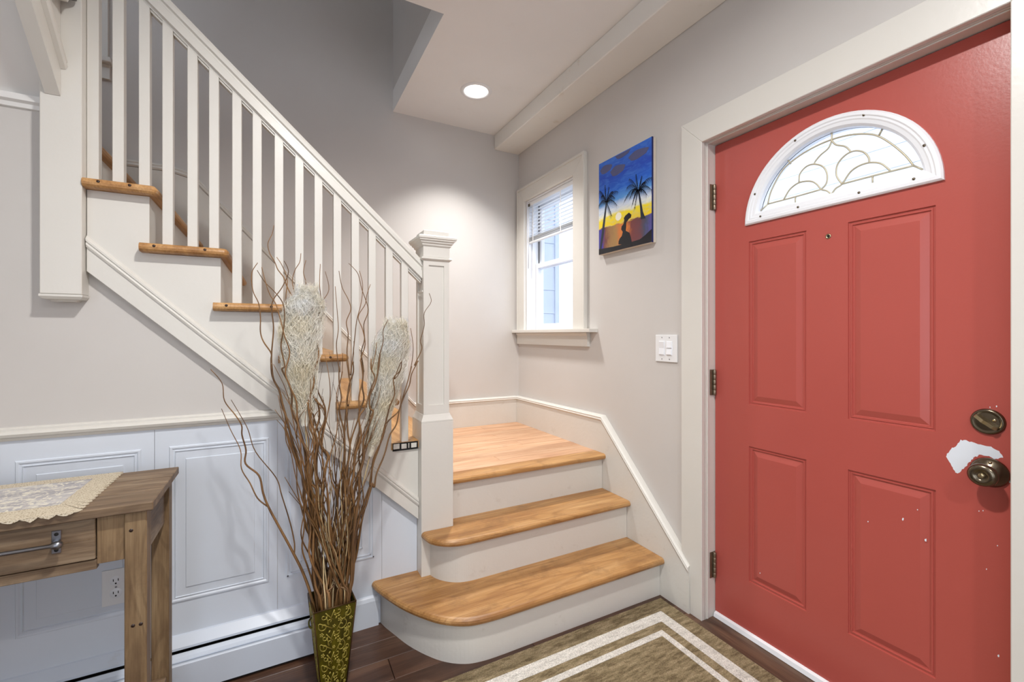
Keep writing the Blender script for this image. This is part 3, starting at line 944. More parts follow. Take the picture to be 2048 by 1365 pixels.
cames = [
    [(480, 1115), (500, 1040), (560, 930), (640, 860), (730, 805), (830, 762), (930, 737), (1020, 732), (1085, 745), (1160, 790), (1230, 850), (1275, 905)],
    [(480, 1115), (630, 1075), (770, 1035)], [(880, 1007), (1050, 962), (1275, 905)], [(440, 1152), (480, 1115)], [(1275, 905), (1340, 933)],
    [(828, 712), (828, 765), (810, 810), (770, 845), (740, 880), (733, 897)], [(828, 765), (850, 790), (900, 800), (925, 820), (930, 832)],
    [(650, 995), (655, 950), (690, 910), (733, 897), (780, 910), (803, 950), (800, 1000), (772, 1035)],
    [(567, 1090), (600, 1035), (650, 998), (710, 990), (745, 1005), (772, 1035), (800, 1042), (825, 1060)],
    [(885, 1005), (855, 960), (860, 900), (900, 850), (950, 825), (1000, 830), (1030, 860), (1033, 888)],
    [(830, 1058), (850, 1030), (885, 1005), (930, 940), (980, 905), (1040, 888), (1100, 895), (1150, 935)],
    [(590, 875), (605, 895)], [(1112, 692), (1085, 742)], [(630, 1075), (630, 1112)], [(1052, 962), (1052, 1005)]]
for c in cames:
    pts = [atX(1360 + 0.36635 * x, 0.36635 * y, XD + 0.017) for x, y in c]
    tube('came', catmull(pts, 5) if len(pts) > 2 else pts, 0.0031, M['came'], fl, 6)
for (x, y) in [(438, 1182), (643, 1131), (976, 1052), (1275, 977), (408, 1060), (628, 767), (1002, 628), (1332, 794)]:
    p = atX(1360 + 0.36635 * x, 0.36635 * y, XD - 0.0125)
    lathe('frame_screw', [(0, 0.0012), (0.0035, 0.0008), (0.004, -0.001)], p, (-1, 0, 0), M['brassdark'], fl, 10)
# peephole
pk = Vector((XD, -2.099, 1.558))
ph = lathe('peephole', [(0.0, 0.0005), (0.0045, 0.0005), (0.006, 0.003), (0.0085, 0.002), (0.009, -0.001)], pk, (-1, 0, 0), M['brass'], lf, 20)
lathe('peephole_lens', [(0, 0.0012), (0.0046, 0.0008)], pk, (-1, 0, 0), M['black'], ph, 16)
# deadbolt
kb = Vector((XD, -2.486, 0.987))
db = lathe('deadbolt', [(0.0, 0.008), (0.022, 0.0078), (0.027, 0.0070), (0.029, 0.0085), (0.033, 0.0050), (0.0345, 0.0)], kb, (-1, 0, 0), M['brassdark'], lf, 40)
bm = NB()
tt = Matrix.Rotation(R(38), 4, 'X')
poly = [(-0.026, 0.0), (-0.026, 0.010), (-0.018, 0.016), (-0.006, 0.017), (0.004, 0.021), (0.012, 0.017), (0.024, 0.014), (0.026, 0.010), (0.026, 0.0)]
A = []; B = []
for u, h in poly:
    for L, w in ((A, -0.0042), (B, 0.0042)):
        p = tt @ Vector((-(0.0078 + h), u, w)); L.append(bm.verts.new(kb + p))
bridge(bm, A, B); bm.faces.new(A); bm.faces.new(B[::-1])
link_mesh('thumb_turn', bm, M['brass'], db)
lathe('screw', [(0, 0.0095), (0.0035, 0.0092), (0.0045, 0.0075)], kb + Vector((0, -0.014, 0.006)), (-1, 0, 0), M['brass'], db, 12)
# knob
kk = Vector((XD, -2.490, 0.853))
kn = lathe('door_knob', [(0.0, 0.003), (0.038, 0.002), (0.0385, 0.004), (0.036, 0.008), (0.031, 0.013), (0.022, 0.019), (0.015, 0.023), (0.0125, 0.028), (0.013, 0.033), (0.020, 0.037), (0.0275, 0.044), (0.0295, 0.051), (0.028, 0.058), (0.022, 0.0625), (0.014, 0.063), (0.0115, 0.060), (0.0095, 0.0595), (0.0, 0.0595)], kk, (-1, 0, 0), M['brassdark'], lf, 48)
lathe('knob_button', [(0, 0.0645), (0.0055, 0.064), (0.0065, 0.0595)], kk, (-1, 0, 0), M['brass'], kn, 18)
box('turn_slot', kk.x - 0.0665, kk.x - 0.064, kk.y - 0.0012, kk.y + 0.0012, kk.z - 0.005, kk.z + 0.005, M['brass'], kn)
lathe('screw', [(0, 0.0185), (0.003, 0.018), (0.004, 0.014)], kk + Vector((0, -0.004, 0.028)), (-1, 0, 0), M['brass'], kn, 12)
# bare primer where the paint has peeled around the knob, with small chips
pp = [(1893, 915), (1896, 905), (1905, 897), (1914, 890), (1920, 881), (1932, 882), (1948, 886), (1968, 892), (1988, 897), (1997, 904), (2007, 915), (1999, 918), (1990, 919), (1982, 914), (1972, 911), (1958, 911), (1948, 917), (1940, 924), (1934, 933), (1925, 939), (1916, 948), (1909, 943), (1905, 933), (1898, 926)]
jag = []
rj = random.Random(4)
for (ax_, ay_), (bx_, by_) in zip(pp, pp[1:] + pp[:1]):
    for t in (0.0, 0.33, 0.66):
        jag.append((ax_ + (bx_ - ax_) * t + rj.uniform(-1.6, 1.6), ay_ + (by_ - ay_) * t + rj.uniform(-1.6, 1.6)))
bm = NB(); P3 = [atX(x, y, XD - 0.0003) for x, y in jag]
f = bm.faces.new([bm.verts.new(p) for p in P3])
ex = bmesh.ops.extrude_face_region(bm, geom=[f]); bmesh.ops.translate(bm, verts=[v for v in ex['geom'] if isinstance(v, bmesh.types.BMVert)], vec=(0.0006, 0, 0))
ptc = link_mesh('bare_patch', bm, M['primer'], lf); ptc['label'] = 'peeled white primer patch'
chips = [(1993, 813, 3), (1980, 815, 2), (1966, 1022, 2), (2020, 964, 4), (2028, 968, 3), (2027, 945, 3), (2032, 903, 3), (1851, 1081, 5), (1806, 1039, 4), (1997, 1312, 4), (1793, 1353, 5), (1973, 1139, 2), (2029, 853, 3), (1995, 1092, 2), (1958, 1023, 2), (2028, 1030, 2), (1736, 1044, 2), (1835, 1020, 2), (2004, 838, 3), (1520, 1147, 2)]
for x, y, r in chips:
    n = 7; bm = NB()
    f = bm.faces.new([bm.verts.new(atX(x + r * .55 * (0.6 + random.random() * .6) * math.cos(2 * PI * k / n), y + r * .8 * (0.6 + random.random() * .6) * math.sin(2 * PI * k / n), XD - 0.0004 + (0.0012 if 1697 < x < 1870 else 0))) for k in range(n)])
    link_mesh('paint_chip', bm, M['primer'], lf)
# sweep at the bottom of the leaf
prism('door_sweep', [(XD - 0.002, 0.026), (XD - 0.012, 0.022), (XD - 0.016, 0.006), (XD - 0.004, 0.0045), (XD + 0.002, 0.010), (XD + 0.002, 0.026)], 'y', DY1 + 0.006, DY0 - 0.006, M['vinyl'], lf)
# jambs, stop, weatherstrip
fr = empty('door_frame', (0.06, -2.1, 0), parent=dr)
for yj0, yj1, s in ((DY0 + 0.0005, OY0 - 0.0005, 1), (OY1 + 0.0005, DY1 - 0.0005, -1)):
    box('jamb', 0.001, TW, yj0, yj1, 0, OZ - 0.0005, M['trim'], fr)
    yi = DY0 if s > 0 else DY1
    box('jamb_bead', 0.010, 0.018, yi - s * 0.004, yi + s * 0.0004, 0.001, 2.04, M['trim'], fr, 0.001)
    box('weatherstrip', 0.066, 0.078, yi - s * 0.0026, yi + s * 0.0004, 0.001, 2.038, M['vinyl'], fr)
box('jamb', 0.001, TW, DY1, DY0, 2.0385, OZ - 0.0005, M['trim'], fr)
box('jamb_bead', 0.010, 0.018, DY1 + 0.004, DY0 - 0.004, 2.0345, 2.0383, M['trim'], fr, 0.001)
# casing (mitred)
CW0, CW1, CT = -1.543, -2.657, 2.150
prism('casing', [(DY0, 0), (-1.5912, 0), (-1.5912, 0.212), (-1.5435, 0.257), (CW0, CT), (DY0, 2.0385)], 'x', -0.022, -0.001, M['trim'], fr, 0.002)
prism('casing', [(DY0, 2.0387), (CW0, CT + 0.0002), (CW1, CT + 0.0002), (DY1, 2.0387)], 'x', -0.022, -0.001, M['trim'], fr, 0.002)
prism('casing', [(DY1, 0), (DY1, 2.0385), (CW1, CT), (CW1, 0)], 'x', -0.022, -0.001, M['trim'], fr, 0.002)
# hinges
for z in (1.812, 1.014, 0.227):
    hg = empty('hinge', (0.05, DY0, z), parent=lf)
    for k in range(5):
        lathe('knuckle', [(0, -0.0105), (0.0058, -0.0105), (0.0064, -0.0095), (0.0064, 0.0095), (0.0058, 0.0105), (0, 0.0105)], (0.050, DY0 - 0.008, z - 0.044 + 0.022 * k), (0, 0, 1), M['nickel'], hg, 14)
    box('hinge_leaf', 0.0285, 0.060, DY0 - 0.0028, DY0 - 0.0004, z - 0.055, z + 0.055, M['nickel'], hg)
# wooden threshold
thr = box('trim_threshold', -0.052, 0.055, DY1, DY0 - 0.001, 0.0, 0.004, M['thresh'], None, 0.001)
tag(thr, 'dark wooden threshold strip along the coral door', kind='structure')

# ------------------------------------------------------------------ window 1 (right wall)
w1 = empty('window_1', (0.02, -0.43, 1.25), 'narrow white double hung window with half raised blind', kind='structure')
YA, YB1, YC, YD = -0.020, -0.118, -0.722, -0.842
ZTOP, ZIN, ZST = 2.298, 2.195, 1.255
for poly in ([(YA, ZST), (YA, ZTOP), (YB1, ZIN), (YB1, ZST)], [(YA, ZTOP + 0.0002), (YD, ZTOP + 0.0002), (YC, ZIN + 0.0002), (YB1, ZIN + 0.0002)], [(YD, ZST), (YC, ZST), (YC, ZIN), (YD, ZTOP)]):
    prism('casing', poly, 'x', -0.022, -0.001, M['trim'], w1, 0.0015)
    
prism('back_band', [(YA, ZST), (YA, ZTOP), (YD, ZTOP), (YD, ZST), (YD + 0.016, ZST), (YD + 0.016, ZTOP - 0.014), (YA - 0.014, ZTOP - 0.014), (YA - 0.014, ZST)], 'x', -0.029, -0.0222, M['trim'], w1, 0.001)
box('stool', -0.062, 0.085, -0.935, -0.002, 1.233, 1.2545, M['trim'], w1, 0.004, 2)
prism('apron', [(-0.001, 1.232), (-0.030, 1.232), (-0.028, 1.222), (-0.022, 1.214), (-0.022, 1.150), (-0.001, 1.150)], 'y', -0.866, -0.012, M['trim'], w1)
# jamb liner
for yj0, yj1 in ((WY0 - 0.012, WY0 - 0.0003), (WY1 + 0.0003, WY1 + 0.012)):
    box('jamb', 0.0, TW, yj0, yj1, ZST, WZ1 - 0.001, M['vinyl'], w1)
box('jamb', 0.0, TW, WY1 + 0.012, WY0 - 0.012, WZ1 - 0.012, WZ1 - 0.001, M['vinyl'], w1)
JY0, JY1 = WY0 - 0.0125, WY1 + 0.0125
def sash(x, z0, z1, bot, top):
    s = empty('sash', (x, (JY0 + JY1) / 2, z0), parent=w1)
    box('stile', x, x + 0.028, JY0 - 0.032, JY0, z0, z1, M['vinyl'], s, 0.002)
    box('stile', x, x + 0.028, JY1, JY1 + 0.032, z0, z1, M['vinyl'], s, 0.002)
    box('rail', x, x + 0.028, JY1 + 0.032, JY0 - 0.032, z0, z0 + bot, M['vinyl'], s, 0.002)
    box('rail', x, x + 0.028, JY1 + 0.032, JY0 - 0.032, z1 - top, z1, M['vinyl'], s, 0.002)
    box('pane', x + 0.012, x + 0.016, JY1 + 0.030, JY0 - 0.030, z0 + bot - 0.002, z1 - top + 0.002, M['glass'], s)
sash(0.068, ZST + 0.001, 1.738, 0.042, 0.034)
sash(0.100, 1.702, WZ1 - 0.013, 0.034, 0.036)
box('jamb_track', 0.040, 0.066, JY0 - 0.010, JY0, ZST + 0.001, WZ1 - 0.013, M['vinyl'], w1)
box('track_gap', 0.0965, 0.0995, JY0 - 0.006, JY0, 1.745, WZ1 - 0.013, M['black'], w1)

# blind
bl = empty('window_blind', (0.02, -0.42, 1.88), 'white mini blind drawn half way up in the narrow window', 'blind')
BY0, BY1 = JY0 - 0.003, JY1 + 0.003
box('headrail', 0.006, 0.034, BY1, BY0, 2.155, 2.181, M['white'], bl, 0.001)
zz = 2.138
sl_me = None
def slat(z, tilt):
    c = [(-0.0125, -0.0014), (-0.006, 0.0004), (0.0, 0.001), (0.006, 0.0004), (0.0125, -0.0014)]
    ct, sn = math.cos(tilt), math.sin(tilt)
    top = [(0.020 + a * ct - b * sn, z + a * sn + b * ct) for a, b in c]; bot = [(x, q - 0.0009) for x, q in top][::-1]
    return prism('slat', top + bot, 'y', BY1, BY0, M['white'], bl)
for k in range(9):
    slat(zz - 0.0245 * k, R(6))
for k in range(8):
    slat(1.927 - 0.0036 * k, R(random.uniform(-5, 5)))
box('bottom_rail', 0.009, 0.031, BY1, BY0, 1.882, 1.896, M['white'], bl, 0.002)
for yq in (-0.20, -0.55):
    box('ladder_tape', 0.0062, 0.0072, yq - 0.004, yq + 0.004, 1.884, 2.156, M['white'], bl)
tube('wand', [(0.004, -0.150, 2.16), (0.002, -0.150, 1.95), (-0.002, -0.151, 1.70)], 0.0032, M['white'], bl, 8)
box('tilter', 0.0, 0.006, -0.160, -0.142, 2.150, 2.170, M['brassdark'], bl)

# ------------------------------------------------------------------ window 2 (stair landing, seen between balusters)
w2 = empty('window_2', (-2.7, 0.05, 2.62), 'stair window with white stool above the upper landing', kind='structure')
box('stool', -3.03, -2.345, -0.052, 0.02, 2.575, 2.603, M['trim'], w2, 0.004)
prism('apron', [(-0.001, 2.574), (-0.026, 2.574), (-0.018, 2.560), (-0.018, 2.505), (-0.001, 2.505)], 'x', -2.99, -2.358, M['trim'], w2)
box('casing', -2.42, -2.365, -0.020, -0.001, 2.6035, 3.96, M['trim'], w2)
box('casing', -3.04, -2.98, -0.020, -0.001, 2.6035, 3.96, M['trim'], w2)
box('casing', -2.98, -2.42, -0.020, -0.001, 3.9, 3.96, M['trim'], w2)
for z0, z1, yq in ((2.625, 3.28, 0.03), (3.24, 3.895, 0.06)):
    s = empty('sash', (-2.7, yq, z0), parent=w2)
    box('stile', -2.975, -2.94, yq, yq + 0.028, z0, z1, M['vinyl'], s); box('stile', -2.46, -2.425, yq, yq + 0.028, z0, z1, M['vinyl'], s)
    box('rail', -2.94, -2.46, yq, yq + 0.028, z0, z0 + 0.036, M['vinyl'], s); box('rail', -2.94, -2.46, yq, yq + 0.028, z1 - 0.036, z1, M['vinyl'], s)
    box('pane', -2.942, -2.458, yq + 0.012, yq + 0.016, z0 + 0.034, z1 - 0.034, M['glass'], s)

# unseen windows added for fill daylight; the last follows the wall's light edge
for nm, horiz, (a, b, c, d_), pos, lab in (('fill_window_3', False, LW, XF, 'wide white framed window added unseen in the side wall for fill daylight'), ('fill_window_4', True, RW, YR, 'wide white framed window added unseen behind the viewer for fill daylight'), ('fill_window_5', False, UW, XF, 'unseen upper window added in the side wall for shaft daylight'), ('window_6', True, VW, -2.9, 'upper stairwell window facing the tall wall')):
    w = empty(nm, (pos, (a + b) / 2, c) if not horiz else ((a + b) / 2, pos, c), lab, kind='structure')
    def bb_(n_, u0, u1, z0, z1, m_, t0=-0.07, t1=-0.03):
        if horiz: box(n_, u0, u1, pos + t0, pos + t1, z0, z1, m_, w)
        else: box(n_, pos + t0, pos + t1, u0, u1, z0, z1, m_, w)
    mid = (a + b) / 2
    for u in (a, mid - 0.025, b - 0.05): bb_('stile', u, u + 0.05, c, d_, M['vinyl'])
    for z in (c, (c + d_) / 2 - 0.025, d_ - 0.05):
        bb_('rail', a + 0.05, mid - 0.025, z, z + 0.05, M['vinyl']); bb_('rail', mid + 0.025, b - 0.05, z, z + 0.05, M['vinyl'])
    bb_('pane', a + 0.05, b - 0.05, c + 0.05, d_ - 0.05, M['glass'], -0.052, -0.048)

# ------------------------------------------------------------------ outside
ex = empty('neighbour_house', (3.4, 1.5, -1.0), 'pale sided neighbouring house seen through the narrow window', 'house')
for k in range(34):
    z = -0.9 + 0.2 * k
    prism('clapboard', [(3.2, z), (3.2, z + 0.002), (3.205, z + 0.1985), (3.26, z + 0.1985), (3.26, z)], 'y', -6.0, 8.0, M['exterior'], ex)
bm = NB()
for k in range(18): add_prism(bm, [(0.262, -0.6 + 0.2 * k), (0.25, -0.6 + 0.2 * k), (0.254, -0.402 + 0.2 * k), (0.262, -0.402 + 0.2 * k)], 'x', 0.141, 0.50)
add_box(bm, 0.141, 0.52, 0.262, 0.36, -0.7, 3.0); add_box(bm, 0.49, 0.53, 0.240, 0.37, -0.7, 3.0)
tag(link_mesh('wall_exterior', bm, M['exterior_shade']), 'sided house corner outside the narrow window, shade put into its blue grey colour', kind='structure')
gr = box('exterior_ground', 0.14, 14, -10, 10, -0.75, -0.70, M['exterior']); tag(gr, 'pale paved ground outside the house', kind='structure')

# ------------------------------------------------------------------ painting
PL, PR_, PB, PT = -0.981, -1.376, 1.663, 2.170
XP = -0.030
def pm_sky():
    m, nt, p, o = new_mat('painted_sunset')
    tc = N(nt, 'ShaderNodeTexCoord'); sp = N(nt, 'ShaderNodeSeparateXYZ'); nt.links.new(tc.outputs['Generated'], sp.inputs[0])
    v = mapping(nt, (1, 5, 16))
    nz = noise(nt, v, 1.6, 5, 0.6, 0.6)
    ad = N(nt, 'ShaderNodeMath', operation='MULTIPLY_ADD'); ad.inputs[1].default_value = 0.10; nt.links.new(nz, ad.inputs[0])
    sb = N(nt, 'ShaderNodeMath', operation='SUBTRACT'); sb.inputs[1].default_value = 0.05; nt.links.new(sp.outputs['Z'], sb.inputs[0]); nt.links.new(sb.outputs[0], ad.inputs[2])
    sky = ramp(nt, ad.outputs[0], [(0.0, srgb(150, 96, 60)), (0.16, srgb(170, 104, 62)), (0.272, srgb(150, 92, 62)), (0.283, srgb(240, 208, 22)), (0.375, srgb(248, 226, 30)), (0.40, srgb(240, 240, 214)), (0.46, srgb(222, 232, 244)), (0.54, srgb(92, 156, 224)), (0.64, srgb(30, 98, 206)), (0.8, srgb(28, 72, 184)), (1.0, srgb(40, 100, 204))])
    st_ = noise(nt, mapping(nt, (1, 9, 34)), 1.2, 4, 0.65, 1.2)
    stc = ramp(nt, st_, [(0.45, (0, 0, 0, 1)), (0.75, (0.38, 0.38, 0.38, 1))])
    c = mixc(nt, stc, sky, srgb(96, 160, 232))
    # below the horizon: brown and orange in the middle, purple to the sides
    q = noise(nt, mapping(nt, (1, 14, 9)), 2.0, 5, 0.7, 0.5)
    a2 = N(nt, 'ShaderNodeMath', operation='MULTIPLY_ADD'); a2.inputs[1].default_value = 0.22; nt.links.new(q, a2.inputs[0])
    s2 = N(nt, 'ShaderNodeMath', operation='SUBTRACT'); s2.inputs[1].default_value = 0.11
    nt.links.new(sp.outputs['Y'], s2.inputs[0]); nt.links.new(s2.outputs[0], a2.inputs[2])
    gnd = ramp(nt, a2.outputs[0], [(0.0, srgb(88, 84, 150)), (0.12, srgb(72, 78, 100)), (0.22, srgb(112, 66, 72)), (0.36, srgb(122, 64, 62)), (0.44, srgb(222, 130, 60)), (0.56, srgb(206, 122, 62)), (0.66, srgb(164, 128, 78)), (0.78, srgb(150, 112, 72)), (0.88, srgb(112, 62, 58)), (0.95, srgb(62, 60, 150))])
    hz = ramp(nt, ad.outputs[0], [(0.272, (1, 1, 1, 1)), (0.283, (0, 0, 0, 1))])
    c = mixc(nt, hz, c, gnd)
    nt.links.new(c, p.inputs['Base Color']); p.inputs['Roughness'].default_value = 0.5
    bump(nt, p, noise(nt, mapping(nt, (1, 30, 90)), 3, 3), 0.15, 0.001)
    return m
M['canvas_paint'] = pm_sky()
M['canvas_side'] = plain('canvas_side', srgb(214, 204, 188), 0.8)
M['pblack'] = plain('painting_black', srgb(24, 24, 30), 0.5)
M['pgrey'] = plain('painting_cloud', srgb(84, 88, 128), 0.6)
M['pfrond'] = plain('painting_frond', srgb(36, 44, 58), 0.55)
M['psun'] = plain('painting_sun', srgb(252, 248, 226), 0.5)
M['pblue'] = plain('painting_edge_blue', srgb(20, 30, 90), 0.6)
pt = empty('canvas_painting', (-0.015, -1.178, PB), 'unframed canvas painting of palm trees and a kneeling silhouette at sunset', 'painting')
box('canvas', XP + 0.0004, -0.002, PR_, PL, PB, PT, M['canvas_side'], pt, 0.001)
box('painted_face', XP, XP + 0.0008, PR_ + 0.001, PL - 0.001, PB + 0.001, PT - 0.001, M['canvas_paint'], pt)
box('painted_edge', XP - 0.0001, XP + 0.010, PR_ - 0.0006, PR_ + 0.0009, PB, PT, M['pblue'], pt)
def uv(u, v, d=0.0):
    return Vector((XP - 0.0003 - d, PL + (PR_ - PL) * u, PB + (PT - PB) * v))
def z2uv(x, y):
    u = (x - 135) / 510.0
    top = 383 - 263 * u; bot = 1262 - 107 * u
    return u, (bot - y) / (bot - top)
def flat(name, pts, mat, d=0.0, parent=pt):
    bm = NB()
    a = [bm.verts.new(uv(u, v, d + 0.0004)) for u, v in pts]; b = [bm.verts.new(uv(u, v, d - 0.0002)) for u, v in pts]
    bm.faces.new(a); bm.faces.new(b[::-1]); bridge(bm, a, b)
    return link_mesh(name, bm, mat, parent)
for cx_, cy_, a_, b_ in ((215, 425, 62, 42), (335, 432, 72, 48), (385, 272, 72, 36), (530, 282, 88, 42)):
    u, v = z2uv(cx_, cy_)
    flat('painted_cloud', [(u + a_ / 510 * math.cos(t) * (1 + .08 * math.sin(5 * t)), min(0.99, v + b_ / 960 * math.sin(t) * (1 + .1 * math.cos(3 * t)))) for t in [2 * PI * k / 22 for k in range(22)]], M['pgrey'], -0.0001)
u, v = z2uv(343, 888)
flat('painted_sun', [(u + 0.057 * math.cos(t), v + 0.042 * math.sin(t)) for t in [2 * PI * k / 24 for k in range(24)]], M['psun'])
flat('painted_ground', [(0.003, 0.003), (0.997, 0.003), (0.997, 0.125), (0.9, 0.085), (0.8, 0.055), (0.6, 0.05), (0.3, 0.052), (0.003, 0.064)], M['pblack'])
flat('painted_figure', [z2uv(*q) for q in [(343, 1160), (345, 1130), (355, 1105), (376, 1080), (386, 1040), (370, 1015), (375, 985), (393, 962), (400, 925), (396, 905), (412, 880), (445, 853), (467, 875), (462, 903), (440, 918), (434, 930), (421, 945), (418, 990), (414, 1030), (448, 1050), (460, 1090), (470, 1140), (466, 1172)]], M['pblack'], 0.0001)
def palm(trunk, crown, fronds):
    t = flat('painted_palm', [z2uv(*q) for q in trunk], M['pfrond'], 0.00005)
    bm = NB()
    for (ex_, ey_, sag) in fronds:
        u0, v0 = z2uv(*crown); u1, v1 = z2uv(ex_, ey_)
        n = 9; mid = []
        for k in range(n + 1):
            s_ = k / n
            mid.append((u0 + (u1 - u0) * s_, v0 + (v1 - v0) * s_ + sag * 4 * s_ * (1 - s_) * 0.25))
        L = [bm.verts.new(uv(a, b + 0.004 * (1 - k / n), 0.0006)) for k, (a, b) in enumerate(mid)]
        L2 = [bm.verts.new(uv(a, b - 0.005 * (1 - k / n) - 0.001, 0.0006)) for k, (a, b) in enumerate(mid)]
        bridge(bm, L, L2, False)
        for k in range(1, n + 1):
            a, b = mid[k]
            ln = 0.080 * (0.5 + 0.7 * math.sin(PI * k / (n + 1)))
            for sg in (-1, 1):
                du = 0.018 * sg + (u1 - u0) * 0.12
                dv = -ln * (0.9 if sg < 0 else 0.55)
                bm.faces.new([bm.verts.new(uv(a - 0.004, b, 0.0006)), bm.verts.new(uv(a + 0.004, b, 0.0006)), bm.verts.new(uv(a + du, b + dv, 0.0006))])
    link_mesh('painted_fronds', bm, M['pfrond'], t)
palm([(145, 1205), (163, 1200), (190, 1060), (225, 760), (212, 757), (180, 960)], (219, 752), [(205, 580, 0.0), (145, 640, .12), (140, 775, .14), (165, 690, .16), (330, 640, .16), (322, 770, .16), (285, 640, .12), (270, 870, .06), (245, 600, 0.02), (300, 700, .18)])
palm([(552, 925), (592, 918), (570, 850), (540, 650), (527, 655), (545, 800)], (532, 650), [(410, 720, .22), (450, 520, .1), (480, 760, .2), (500, 800, .16), (430, 600, .16), (560, 500, .05), (640, 520, .12), (640, 640, .18), (600, 680, .14), (510, 480, .04), (590, 560, .1), (460, 690, .2)])

# ------------------------------------------------------------------ switch plate and outlet
sw = empty('light_switch', (-0.004, -1.4415, 1.09), 'white double switch plate between painting and door', 'light switch')
box('cover_plate', -0.007, -0.0008, -1.506, -1.377, 1.092, 1.219, M['white'], sw, 0.003, 2)
for yc_ in (-1.4175, -1.4625):
    box('switch_frame', -0.0082, -0.0068, yc_ - 0.0175, yc_ + 0.0175, 1.122, 1.189, M['vinyl'], sw, 0.0005)
    for z in (1.105, 1.206):
        lathe('screw', [(0, 0.001), (0.003, 0.0007), (0.0036, -0.001)], (-0.0070, yc_, z), (-1, 0, 0), M['steel'], sw, 10)
prism('rocker', [(-0.0083, 1.124), (-0.0120, 1.126), (-0.0092, 1.156), (-0.0125, 1.187), (-0.0083, 1.188)], 'y', -1.4325, -1.4025, M['vinyl'], sw)
prism('rocker', [(-0.0083, 1.157), (-0.0135, 1.159), (-0.0100, 1.187), (-0.0083, 1.188)], 'y', -1.4765, -1.4485, M['vinyl'], sw)
prism('rocker', [(-0.0083, 1.124), (-0.0140, 1.128), (-0.0100, 1.152), (-0.0083, 1.1535)], 'y', -1.4765, -1.4485, M['vinyl'], sw)

ot = empty('electrical_outlet', (-2.085, YW - 0.006, 0.325), 'white duplex electrical outlet on the panelling behind the table leg', 'outlet')
YP = YW - 0.0085
box('cover_plate', -2.121, -2.049, YP - 0.006, YP, 0.326, 0.443, M['white'], ot, 0.002, 2)
for zc_ in (0.405, 0.364):
    rc = lathe('receptacle', [(0, 0.0012), (0.0155, 0.0010), (0.0168, -0.001)], (-2.085, YP - 0.006, zc_), (0, -1, 0), M['vinyl'], ot, 20)
    box('slot', -2.0925, -2.0905, YP - 0.0076, YP - 0.0071, zc_ - 0.001, zc_ + 0.007, M['black'], rc)
    box('slot', -2.0800, -2.0780, YP - 0.0076, YP - 0.0071, zc_ - 0.001, zc_ + 0.007, M['black'], rc)
    lathe('slot', [(0, 0.0004), (0.0026, 0.0003)], (-2.0852, YP - 0.0072, zc_ - 0.008), (0, -1, 0), M['black'], rc, 10)
lathe('screw', [(0, 0.001), (0.003, 0.0006), (0.0034, -0.001)], (-2.085, YP - 0.006, 0.3845), (0, -1, 0), M['steel'], ot, 10)

# ------------------------------------------------------------------ rug
def rug_mat(name, c0, c1, c2, white=False):
    m, nt, p, o = new_mat(name)
    v = mapping(nt, (16, 62, 62)); f = noise(nt, v, 1.0, 4, 0.7, 0.0)
    v2 = mapping(nt, (220, 220, 220)); g = noise(nt, v2, 1.0, 2)
    c = ramp(nt, f, [(0.36, c0), (0.5, c1), (0.66, c2)])
    gg = ramp(nt, g, [(0.3, (0.55, 0.55, 0.55, 1)), (0.7, (1.12, 1.12, 1.12, 1))])
    c = mixc(nt, 0.8, c, gg, 'MULTIPLY')
    nt.links.new(c, p.inputs['Base Color']); p.inputs['Roughness'].default_value = 0.95
    p.inputs['Specular IOR Level'].default_value = 0.1
    b2 = N(nt, 'ShaderNodeMath', operation='ADD'); nt.links.new(f, b2.inputs[0]); nt.links.new(g, b2.inputs[1])
    bump(nt, p, b2.outputs[0], 0.9, 0.006)
    return m
M['rug'] = rug_mat('rug_olive', srgb(112, 98, 74), srgb(142, 127, 98), srgb(168, 152, 122))
M['rugw'] = rug_mat('rug_cream', srgb(206, 202, 194), srgb(222, 218, 210), srgb(232, 228, 220))
rg = empty('area_rug', (-0.8, -2.2, 0), 'olive brown area rug with two cream border lines by the entry', 'rug')
RXL, RXR, RYF, RYB = -1.75, -0.060, -1.458, -3.4
def frame_piece(t0, t1, ztop, mat, name):
    a = (RXL + t0, RXR - t0, RYB + t0, RYF - t0); b = (RXL + t1, RXR - t1, RYB + t1, RYF - t1)
    bm = NB(); z0 = 0.0005
    def R4(q, z): return [bm.verts.new(p) for p in ((q[0], q[2], z), (q[1], q[2], z), (q[1], q[3], z), (q[0], q[3], z))]
    A, B, A2, B2 = R4(a, ztop), R4(b, ztop), R4(a, z0), R4(b, z0)
    bridge(bm, A, B); bridge(bm, A2, A); bridge(bm, B, B2); bridge(bm, B2, A2)
    return link_mesh(name, bm, mat, rg)
frame_piece(0.0, 0.0715, 0.0100, M['rug'], 'border')
frame_piece(0.0717, 0.1238, 0.0108, M['rugw'], 'border_stripe')
frame_piece(0.1240, 0.1632, 0.0100, M['rug'], 'border')
frame_piece(0.1634, 0.1902, 0.0108, M['rugw'], 'border_stripe')
box('field', RXL + 0.1904, RXR - 0.1904, RYB + 0.1904, RYF - 0.1904, 0.0005, 0.0100, M['rug'], rg)

